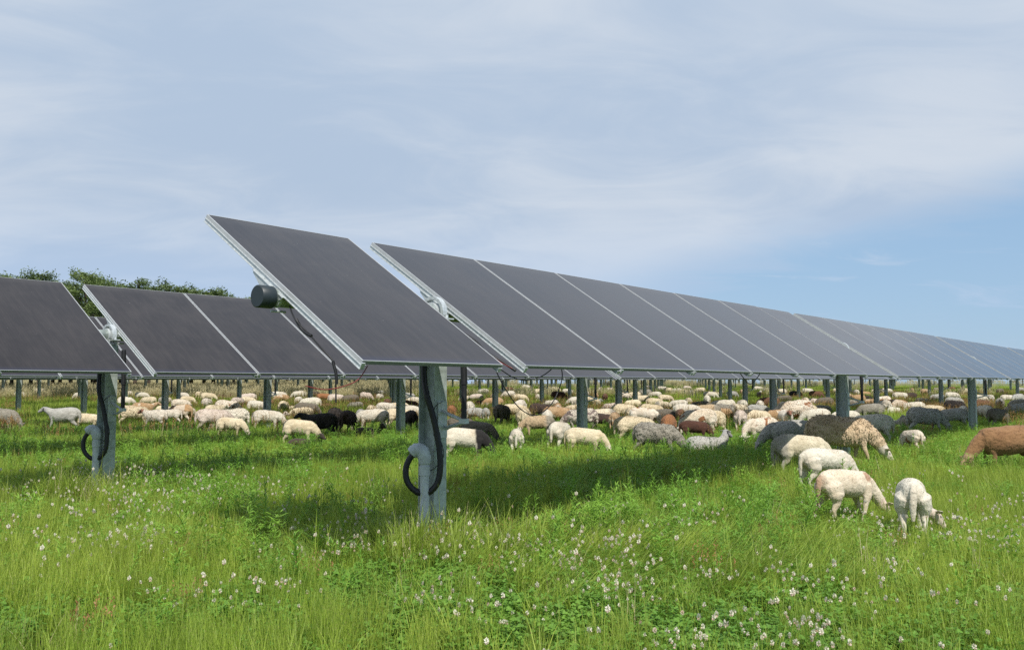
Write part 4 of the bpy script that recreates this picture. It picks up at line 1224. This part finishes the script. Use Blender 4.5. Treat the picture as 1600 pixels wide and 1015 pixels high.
S = {
    'grass': src('grass', [(tuft(46, .10, .12, .30, .0042, .30, .9), [GR]), (tuft(46, .12, .10, .26, .0045, .45, 1.2), [GR]), (tuft(40, .10, .16, .36, .004, .25, .8), [GR]), (tuft(42, .10, .14, .32, .004, .25, .9), [GRY]),
                          (tuft(50, .13, .10, .22, .0045, .5, 1.3), [GR])]),
    'yellow': src('yellow_grass', [(tuft(44, .10, .16, .36, .0038, .22, .7), [GRY]), (tuft(44, .11, .14, .32, .004, .3, .9), [GRY]), (tuft(40, .10, .18, .38, .0036, .2, .6), [GR])]),
    'coarse': src('coarse_grass', [(tuft(26, .05, .24, .46, .0075, .35, 1.3), [GR]), (tuft(20, .04, .28, .52, .007, .30, 1.5), [GR]), (tuft(22, .05, .25, .45, .006, .25, .9), [GRY]), (tuft(7, .04, .30, .55, .004, .5, 1.4), [DRY])]),
    'flat': src('flattened_grass', [(tuft(46, .14, .22, .45, .0045, .25, .6, 0.0), [GR]) for _ in range(2)] + [(tuft(46, .16, .25, .48, .0045, .3, .7, 0.2), [GRY])]),
    'clover': src('clover', [(clover(46, .14, .04, .13, .017), [CLV]), (clover(40, .13, .06, .17, .019), [CLV]), (clover(50, .16, .03, .10, .015), [CLV])]),
    'flower': src('clover_flower', [(flower(1, .02, .14, .26, .0135), [WEED, FLW, FLP]), (flower(1, .02, .12, .22, .012), [WEED, FLW, FLP]), (flower(1, .02, .16, .30, .014), [WEED, FLW, FLP]), (flower(3, .09, .14, .26, .0125), [WEED, FLW, FLP]), (flower(1, .02, .14, .24, .013), [WEED, FLP, FLP])]),
    'weed': src('leafy_weeds', [(weed(.34, 22, .075, .011), [WEED]), (weed(.42, 28, .085, .012), [WEED]), (weed(.26, 16, .07, .012), [WEED]), (feathery(.28, 9), [WEED]), (feathery(.34, 11), [WEED])]),
    'mid': src('mid_grass', [(tuft(70, .26, .14, .34, .008, .3, .9, seg=3), [GR]), (tuft(70, .28, .12, .28, .008, .45, 1.2, seg=3), [GR]), (tuft(60, .25, .16, .38, .008, .25, .8, seg=3), [GRY]), (clover(80, .26, .05, .18, .03), [WEED])]),
    'far': src('far_grass', [(tuft(90, .7, .18, .42, .018, .3, .9, seg=2), [GR]), (tuft(90, .75, .20, .48, .018, .25, .8, seg=2), [GRY]), (tuft(90, .7, .16, .38, .020, .4, 1.0, seg=2), [GR])]),
    'rust': src('rusty_grass', [(seedstalk(16, .28, .40, .70, .006, .016), [GRY, RUST]), (seedstalk(14, .25, .35, .62, .006, .018), [DRY, RUST])]),
    'dry': src('dry_grass', [(seedstalk(46, .8, .60, .98, .016, .03), [DRY, DRY]), (seedstalk(42, .8, .55, 1.05, .016, .035), [DRY, DRY]), (seedstalk(36, .8, .5, .9, .018, .03), [GRY, DRY])]),
}
import colorsys


def vnoise(x, y, seed=0, sc=1.0):
    """smooth value noise on arrays, 0..1"""
    r = np.random.default_rng(seed); T = r.random((64, 64))
    x = x * sc + 1000; y = y * sc + 1000
    xi = np.floor(x).astype(int); yi = np.floor(y).astype(int); fx = x - xi; fy = y - yi
    fx = fx * fx * (3 - 2 * fx); fy = fy * fy * (3 - 2 * fy)
    g = lambda a, b: T[a % 64, b % 64]
    return (g(xi, yi) * (1 - fx) + g(xi + 1, yi) * fx) * (1 - fy) + (g(xi, yi + 1) * (1 - fx) + g(xi + 1, yi + 1) * fx) * fy


def sample(y0, y1, dens, margin=0.10, power=1.0):
    """random points in the wedge the camera and its neighbours can see; dens per m2 may be a function of y"""
    out = []
    steps = np.linspace(y0, y1, max(2, int((y1 - y0) / 1.0) + 1))
    for a, b_ in zip(steps[:-1], steps[1:]):
        hw = (b_) * (800 / F + margin) + 0.8
        n = int(dens((a + b_) / 2) * (b_ - a) * 2 * hw)
        out.append(np.stack([RNG.uniform(-hw, hw, n), RNG.uniform(a, b_, n)], 1))
    return np.concatenate(out)


def photo_xy(P, h=0.2):
    """photo pixel of points near the ground, to read off where a kind of plant grows"""
    z = ground_h_np(P[:, 1]) + h - EYE
    c, s = math.cos(PITCH), math.sin(PITCH)
    yc = P[:, 1] * c + z * s; zc = -P[:, 1] * s + z * c
    return CX + F * P[:, 0] / yc, CY - F * zc / yc


def gn_group():
    ng = bpy.data.node_groups.new('plant_scatter', 'GeometryNodeTree')
    ng.interface.new_socket('Geometry', in_out='INPUT', socket_type='NodeSocketGeometry')
    ng.interface.new_socket('Sources', in_out='INPUT', socket_type='NodeSocketCollection')
    ng.interface.new_socket('Geometry', in_out='OUTPUT', socket_type='NodeSocketGeometry')
    gi = ng.nodes.new('NodeGroupInput'); go = ng.nodes.new('NodeGroupOutput')
    ci = ng.nodes.new('GeometryNodeCollectionInfo'); ci.inputs['Separate Children'].default_value = True; ci.inputs['Reset Children'].default_value = True
    ip = ng.nodes.new('GeometryNodeInstanceOnPoints'); ip.inputs['Pick Instance'].default_value = True
    ng.links.new(gi.outputs['Sources'], ci.inputs['Collection'])
    ng.links.new(gi.outputs['Geometry'], ip.inputs['Points']); ng.links.new(ci.outputs['Instances'], ip.inputs['Instance'])
    for nm, typ, sock in (('idx', 'INT', 'Instance Index'), ('rot', 'FLOAT_VECTOR', 'Rotation'), ('scl', 'FLOAT_VECTOR', 'Scale')):
        a = ng.nodes.new('GeometryNodeInputNamedAttribute'); a.data_type = typ; a.inputs['Name'].default_value = nm
        ng.links.new(a.outputs['Attribute'], ip.inputs[sock])
    ng.links.new(ip.outputs[0], go.inputs[0])
    return ng


NG = gn_group()


def scatter(name, P, source, scale=(0.8, 1.2), tilt=0.12, rotz=None, zscale=None, weights=None, label=None, cat=None):
    n = len(P)
    me = bpy.data.meshes.new(name)
    co_ = np.zeros((n, 3)); co_[:, :2] = P; co_[:, 2] = ground_h_np(P[:, 1]) - 0.005
    me.vertices.add(n); me.vertices.foreach_set('co', co_.ravel())
    k = len(source.objects)
    idx = RNG.choice(k, n, p=weights) if weights is not None else RNG.integers(0, k, n)
    a = me.attributes.new('idx', 'INT', 'POINT'); a.data.foreach_set('value', idx.astype(np.int32))
    rot = np.stack([RNG.normal(0, tilt, n), RNG.normal(0, tilt, n), RNG.uniform(0, 2 * math.pi, n) if rotz is None else rotz], 1).astype(np.float32)
    a = me.attributes.new('rot', 'FLOAT_VECTOR', 'POINT'); a.data.foreach_set('vector', rot.ravel())
    s = RNG.uniform(scale[0], scale[1], n)
    zs = s * (zscale if zscale is not None else 1.0)
    a = me.attributes.new('scl', 'FLOAT_VECTOR', 'POINT'); a.data.foreach_set('vector', np.stack([s, s, zs], 1).astype(np.float32).ravel())
    o = link(bpy.data.objects.new(name, me))
    md = o.modifiers.new('scatter', 'NODES'); md.node_group = NG
    sid = [i.identifier for i in NG.interface.items_tree if i.name == 'Sources'][0]
    md[sid] = source
    tag(o, label, cat, kind='stuff')
    return o


def hmap(P):
    """relative height of the sward: grazed lawn near the lambs, taller elsewhere"""
    x, y = photo_xy(P)
    return (0.72 + 0.5 * vnoise(P[:, 0], P[:, 1], 3, 0.7) + 0.55 * vnoise(P[:, 0], P[:, 1], 41, 2.4) ** 2) * (1 + 0.45 * bell(x, 720, 330) * bell(y, 800, 60) + 0.25 * bell(y, 690, 50) - 0.32 * bell(x, 1370, 170) * bell(y, 800, 60))


def keep(P, prob):
    return P[RNG.random(len(P)) < prob]


def bell(x, c, w): return np.exp(-((x - c) / w) ** 2)


# near sward
P = sample(4.2, 15, lambda y: 85 if y < 9 else 60)
x, y = photo_xy(P)
yel = np.clip(0.9 * bell(x, 150, 420) * bell(y, 900, 150) + 0.95 * bell(x, 1500, 300) * bell(y, 880, 180) + 0.5 * bell(x, 560, 160) * bell(y, 960, 60) + 0.35 * (vnoise(P[:, 0], P[:, 1], 9, 0.8) - 0.3), 0, 1)
flat = np.clip(1.1 * bell(x, 1010, 330) * bell(y, 850, 75) - 0.1 + 0.5 * (vnoise(P[:, 0], P[:, 1], 4, 0.5) - 0.5), 0, 0.9)
clo = np.clip(0.75 * bell(x, 900, 520) * bell(y, 900, 120) + 1.1 * (vnoise(P[:, 0], P[:, 1], 5, 0.9) - 0.34), 0, 0.92)
u = RNG.random(len(P))
is_flat = u < flat
is_yel = (~is_flat) & (RNG.random(len(P)) < yel * 0.8 * (1 - 0.8 * clo))
rest = ~(is_flat | is_yel)
thin = np.where(rest, 1 - 0.88 * clo, 1.0)
kp = RNG.random(len(P)) < thin * np.clip(0.55 + 0.9 * vnoise(P[:, 0], P[:, 1], 31, 2.6), 0, 1)
hs = hmap(P)
a_ = rest & kp
scatter('grass', P[a_], S['grass'], (0.8, 1.15), 0.12, zscale=hs[a_], label='green meadow grass in the foreground', cat='grass')
scatter('yellow_grass', P[is_yel], S['yellow'], (0.85, 1.2), 0.12, zscale=hs[is_yel] * 1.05, label='fine yellow-green grass at the foreground corners', cat='grass')
Pf = P[is_flat]
swirl = 0.5 + 2.2 * (vnoise(Pf[:, 0], Pf[:, 1], 6, 0.6) - 0.5) * 2
kf = RNG.random(len(Pf)) < 0.85
rot_f = swirl[kf] + RNG.normal(0, 0.4, kf.sum())
o = scatter('flattened_grass', Pf[kf], S['flat'], (0.8, 1.15), 0.05, rotz=rot_f, label='trampled grass lying over in swirls', cat='grass')
a = o.data.attributes['rot']; v_ = np.empty(kf.sum() * 3, np.float32); a.data.foreach_get('vector', v_); v_ = v_.reshape(-1, 3)
v_[:, 0] = RNG.normal(0, .12, len(v_)); v_[:, 1] = RNG.uniform(0.35, 0.95, len(v_)); a.data.foreach_set('vector', v_.ravel())
# coarse tufts that stand above the sward
P = sample(4.4, 32, lambda y: 6.5)
x, y = photo_xy(P, 0.3)
pr = np.clip(1.6 * vnoise(P[:, 0], P[:, 1], 33, 0.8) - 0.35 + 0.8 * bell(x, 720, 200) * bell(y, 795, 50) + 0.9 * bell(x, 1560, 110) * bell(y, 730, 22) - 0.8 * bell(x, 1370, 130) * bell(y, 800, 60), 0, 1)
Q = []
for bx, by in ((-0.76, 7.7), (-5.4, 11.3)):      # rank growth round the feet of the two near posts
    k_ = 70
    Q.append(np.stack([RNG.normal(bx, .36, k_), RNG.normal(by, .22, k_)], 1))
Q.append(np.stack([RNG.uniform(8.0, 11.0, 150), RNG.normal(15.6, .5, 150)], 1))
scatter('rank_growth', np.concatenate(Q[:2]), S['coarse'], (1.15, 1.6), 0.12, label='tall rank grass growing round the feet of the near posts', cat='grass')
scatter('coarse_grass', np.concatenate([keep(P, pr)] + Q[2:]), S['coarse'], (0.75, 1.3), 0.1, label='coarse broad-bladed grass tufts standing above the sward', cat='grass')
# clover leaves
P = sample(4.2, 17, lambda y: 95)
x, y = photo_xy(P)
clo = np.clip(0.95 * bell(x, 900, 560) * bell(y, 900, 140) + 0.7 * bell(x, 60, 120) * bell(y, 860, 40) + 0.5 * bell(x, 1430, 200) * bell(y, 830, 40) + 1.2 * (vnoise(P[:, 0], P[:, 1], 5, 0.9) - 0.34), 0.04, 0.95)
scatter('clover_leaves', keep(P, clo), S['clover'], (0.75, 1.15), 0.1, label='dark green clover leaves low in the grass', cat='clover')
# clover flowers
P = sample(4.2, 15, lambda y: 88)
x, y = photo_xy(P)
pr = (1.9 * bell(x, 980, 270) * bell(y, 970, 65) + 0.42 * bell(x, 960, 480) * bell(y, 850, 70) + 0.75 * bell(x, 340, 190) * bell(y, 885, 50) + 0.75 * bell(x, 230, 180) * bell(y, 765, 30)
      + 0.55 * bell(x, 1540, 110) * bell(y, 820, 30) + 0.5 * bell(x, 70, 60) * bell(y, 830, 25) + 0.02)
pr *= np.clip(4.6 * vnoise(P[:, 0], P[:, 1], 8, 2.1) - 1.9, 0, 2.2)
scatter('clover_flowers', keep(P, np.clip(pr, 0, 1)), S['flower'], (0.68, 1.05), 0.15, zscale=1.45, weights=[.22, .19, .19, .28, .12], label='white and faded pink clover flower heads', cat='clover flowers')
# leafy weeds near the posts
P = sample(5, 30, lambda y: 28)
x, y = photo_xy(P, 0.3)
pr = (1.0 * bell(x, 900, 210) * bell(y, 770, 42) + 1.0 * bell(x, 1060, 160) * bell(y, 795, 48) + 0.8 * bell(x, 330, 110) * bell(y, 745, 26) + 0.5 * bell(x, 430, 250) * bell(y, 800, 60) + 0.35 * bell(y, 700, 30) + 0.05)
pr *= np.clip(2.0 * vnoise(P[:, 0], P[:, 1], 12, 0.9) - 0.2, 0, 1.5)
scatter('leafy_weeds', keep(P, np.clip(pr, 0, 1)), S['weed'], (0.8, 1.35), 0.15, label='leafy green weeds among the grass round the posts', cat='weeds')
# middle distance
P = sample(14, 34, lambda y: 24 if y < 22 else 15, 0.08)
hs = 0.62 + 0.8 * vnoise(P[:, 0], P[:, 1], 15, 0.45)
scatter('mid_grass', P, S['mid'], (0.85, 1.25), 0.1, zscale=hs, weights=[.36, .28, .16, .20], label='green grass and weeds in the middle distance', cat='grass')
P = sample(33, 130, lambda y: 3.4 if y < 60 else 1.6, 0.06)
hs = 0.7 + 0.7 * vnoise(P[:, 0], P[:, 1], 16, 0.2)
scatter('far_grass', P, S['far'], (0.9, 1.4), 0.08, zscale=hs, label='far grass below the solar rows', cat='grass')
P = sample(22, 85, lambda y: 2.2 if y < 50 else 1.2, 0.06)
pr = np.clip(2.6 * vnoise(P[:, 0], P[:, 1], 21, 0.16) - 1.0, 0, 1) * np.clip((P[:, 1] - 20) / 14, 0, 1)
scatter('rusty_grass', keep(P, pr), S['rust'], (0.8, 1.15), 0.08, label='rusty seed stalks standing in the far grass', cat='grass')
P = sample(5, 26, lambda y: 0.35)
scatter('dock_stalks', P, S['rust'], (0.35, 0.6), 0.15, label='thin reddish brown seed stalks dotted through the green sward', cat='weeds')
P = sample(66, 210, lambda y: 1.7 if y < 100 else 0.9, 0.06)
pr = np.clip(0.7 * (P[:, 0] / P[:, 1] < -0.12) + 1.3 * vnoise(P[:, 0], P[:, 1], 22, 0.08) - 0.85 + 0.25 * (P[:, 1] > 120), 0.02, 1) * np.where(P[:, 0] / P[:, 1] > -0.1, 0.3, 1.0)
scatter('dry_grass', keep(P, pr), S['dry'], (0.8, 1.2), 0.06, label='tall pale dry grass at the far edge of the field', cat='grass')

# single plants that stand out
def lone(name, pb, mats, px_, py_, h, label, cat, rz=0.0, sc=1.0):
    o = pb.obj(name, mats); link(o)
    p = ray_point(px_, py_, h); o.location = p; o.rotation_euler = (0, 0, rz); o.scale = (sc,) * 3
    tag(o, label, cat)
    return o


p = PB(); p.stem([(0, 0, 0), (0.005, 0, .18), (-0.004, 0, .34), (0.012, 0, .46)], 0.0045, 0, 6); p.stem([(-0.004, 0, .34), (-0.02, .01, .40), (-0.05, .01, .47)], 0.0022, 0, 5)
p.leaf((0.012, 0, .46), (0.3, 0, 1), (0, 1, 0), .03, .012)
lone('dry_stalk', p, [DRY], 656, 790, 0.12, 'bare pale dry stalk standing right before the big front post', 'dry stalk')
p = PB()
for a0, l_, cu in ((0.1, .62, 1.2), (0.4, .52, .9), (0.0, .42, 1.5), (2.8, .30, .7), (0.25, .55, 1.7)):
    p.blade((0.01 * a0, 0.0, 0), a0, l_, .010, .12, cu, 0, 10)
lone('arching_grass', p, [DRY], 775, 812, 0.05, 'pale arching grass blades right of the big front post', 'grass tuft')
for i, (px_, py_, sc, lb) in enumerate([(880, 760, 1.25, 'tall leafy weed at the edge of the shade, second right of the big front post'), (925, 762, 1.15, 'tall leafy weed at the edge of the shade, rightmost of three'),
                                        (815, 785, 1.0, 'leafy weed just right of the pale arching grass blades')]):
    lone('leafy_weed', weed(.42, 34, .095, .014), [WEED], px_, py_ + 25, 0.2, lb, 'weed', rz=i, sc=sc)

# ------------------------------------------------------------------ trees behind the field
LEAF = leaf_mat('pine_foliage', (0.075, 0.12, 0.04), (0.12, 0.165, 0.055), (0.06, 0.09, 0.035), 0.25, wscale=0.6)
LEAF2 = leaf_mat('broadleaf_foliage', (0.10, 0.15, 0.04), (0.15, 0.20, 0.06), (0.07, 0.11, 0.03), 0.3, wscale=0.6)


def tree_meshes(seed, h, cw, kind):
    """crown: leaf clumps carried on limbs, with gaps; trunk: tapered with limbs"""
    r = random.Random(seed); tk = MB(); cr = PB()
    base = h * (0.45 if kind == 'pine' else 0.22)
    tk.tube([(0, 0, -0.3), (0.05, 0, h * .3), (-.08, .05, h * .6), (0, 0, h * .93)], [h * .018, h * .015, h * .010, h * .003], 8)
    nl = 22 if kind == 'pine' else 32
    for i in range(nl):
        t = (i + 0.5) / nl; z = base + (h - base) * t
        prof = math.sin(math.pi * min(1, (0.25 + 0.75 * t))) ** 0.6 if kind != 'pine' else (1 - t) ** 0.55 * (0.55 + .6 * r.random())
        rad = cw * prof * r.uniform(.55, 1.05); a = i * 2.4 + r.uniform(-.4, .4)
        e = Vector((math.cos(a) * rad, math.sin(a) * rad, z + rad * r.uniform(.1, .45)))
        tk.tube([(0, 0, z - .3), tuple(e * .55 + Vector((0, 0, z * .45 - .1))), tuple(e)], [h * .006, h * .004, h * .0015], 5)
        for c in range(4 if kind == 'pine' else 5):
            f = r.uniform(.45, 1.08); cc = Vector((e.x * f, e.y * f, z + (e.z - z) * f)) + Vector((r.gauss(0, .35), r.gauss(0, .35), r.gauss(0, .25))) * (h / 12)
            rc = r.uniform(.35, .75) * h / 12
            for _k in range(52):
                u = Vector((r.gauss(0, 1), r.gauss(0, 1), r.gauss(0, .7))); u = u.normalized() * rc * r.random() ** .4
                d = Vector((r.gauss(0, 1), r.gauss(0, 1), r.gauss(.2, .7)))
                cr.leaf(cc + u, d, Vector((r.gauss(0, 1), r.gauss(0, 1), 1.2)), r.uniform(.20, .36) * h / 12, r.uniform(.07, .13) * h / 12)
    cm = bpy.data.meshes.new('crown'); cm.from_pydata(cr.v, [], cr.f); cm.materials.append(LEAF if kind == 'pine' else LEAF2); cm.update()
    return tk.mesh('trunk', M['bark']), cm


TV = [tree_meshes(1, 12, 2.3, 'pine'), tree_meshes(2, 12, 1.7, 'pine'), tree_meshes(3, 12, 3.0, 'broad'), tree_meshes(4, 12, 2.3, 'broad'), tree_meshes(5, 12, 2.4, 'pine')]
# tops read off the photograph: x, y of the top, kind, distance
TREES = [(8, 433, 3, 92), (32, 430, 4, 94), (62, 428, 1, 92), (84, 441, 4, 96), (95, 443, 0, 98), (130, 427, 2, 90), (150, 437, 3, 94), (168, 441, 4, 98), (190, 448, 3, 100), (212, 439, 0, 98), (233, 448, 1, 101), (258, 445, 4, 104),
         (283, 452, 3, 106), (300, 453, 4, 108), (320, 456, 2, 111), (334, 454, 1, 112), (348, 459, 4, 115), (366, 468, 3, 118), (385, 467, 3, 122), (402, 470, 4, 124), (-20, 432, 2, 90), (112, 455, 3, 104), (175, 462, 3, 106), (145, 470, 2, 100), (20, 445, 3, 99), (50, 445, 2, 100), (-50, 430, 4, 88), (-80, 428, 3, 88)]
x_ = 425
d_ = 128
while x_ < 1000:
    TREES.append((x_, 605 - 11.5 * F / d_ * random.uniform(.86, 1.08), random.randrange(5), d_)); x_ += random.uniform(14, 30); d_ += random.uniform(2.5, 6)
kinds = ['wide pine', 'slim pine', 'round broadleaf tree', 'bushy broadleaf tree', 'ragged pine']
for i, (tx, ty, k, dist) in enumerate(TREES):
    X_ = (tx - CX) / F * dist; g = ground_h(dist)
    top = EYE + (605 - ty) / F * dist
    hgt = top - g; s = hgt / 12.0 / 1.0
    rt = empty('tree', (X_, dist, g), random.uniform(0, 6.28)); rt.scale = (s * random.uniform(.9, 1.15),) * 2 + (s,)
    tm, cm = TV[k]
    link(bpy.data.objects.new('trunk', tm), rt); link(bpy.data.objects.new('crown', cm), rt)
    if tx < 415:
        where = 'above the left-hand panels' if tx > 165 else 'at the far left'
        n_ = sum(1 for q in TREES[:i] if q[2] == k and ((q[0] > 165) == (tx > 165)) and q[0] < 415)
        side_ = sorted([q for q in TREES if q[2] == k and ((q[0] > 165) == (tx > 165)) and q[0] < 415])
        rank = side_.index(TREES[i])
        lab = 'distant %s %s, %s of its kind there' % (kinds[k], where, ORDW[min(rank, 5)])
        if tx == 130: lab = 'rounded light-crowned tree rising highest in the gap between left-hand panels'
    else:
        side_ = sorted([q for q in TREES if q[0] >= 415 and q[2] == k])
        lab = 'distant %s hidden behind the front solar rows, %s' % (kinds[k], ['leftmost', 'second', 'third', 'fourth', 'fifth', 'sixth', 'seventh', 'eighth', 'ninth', 'tenth', 'eleventh', 'twelfth'][min(11, side_.index(TREES[i]))])
    tag(rt, lab, 'tree', 'trees behind the field')
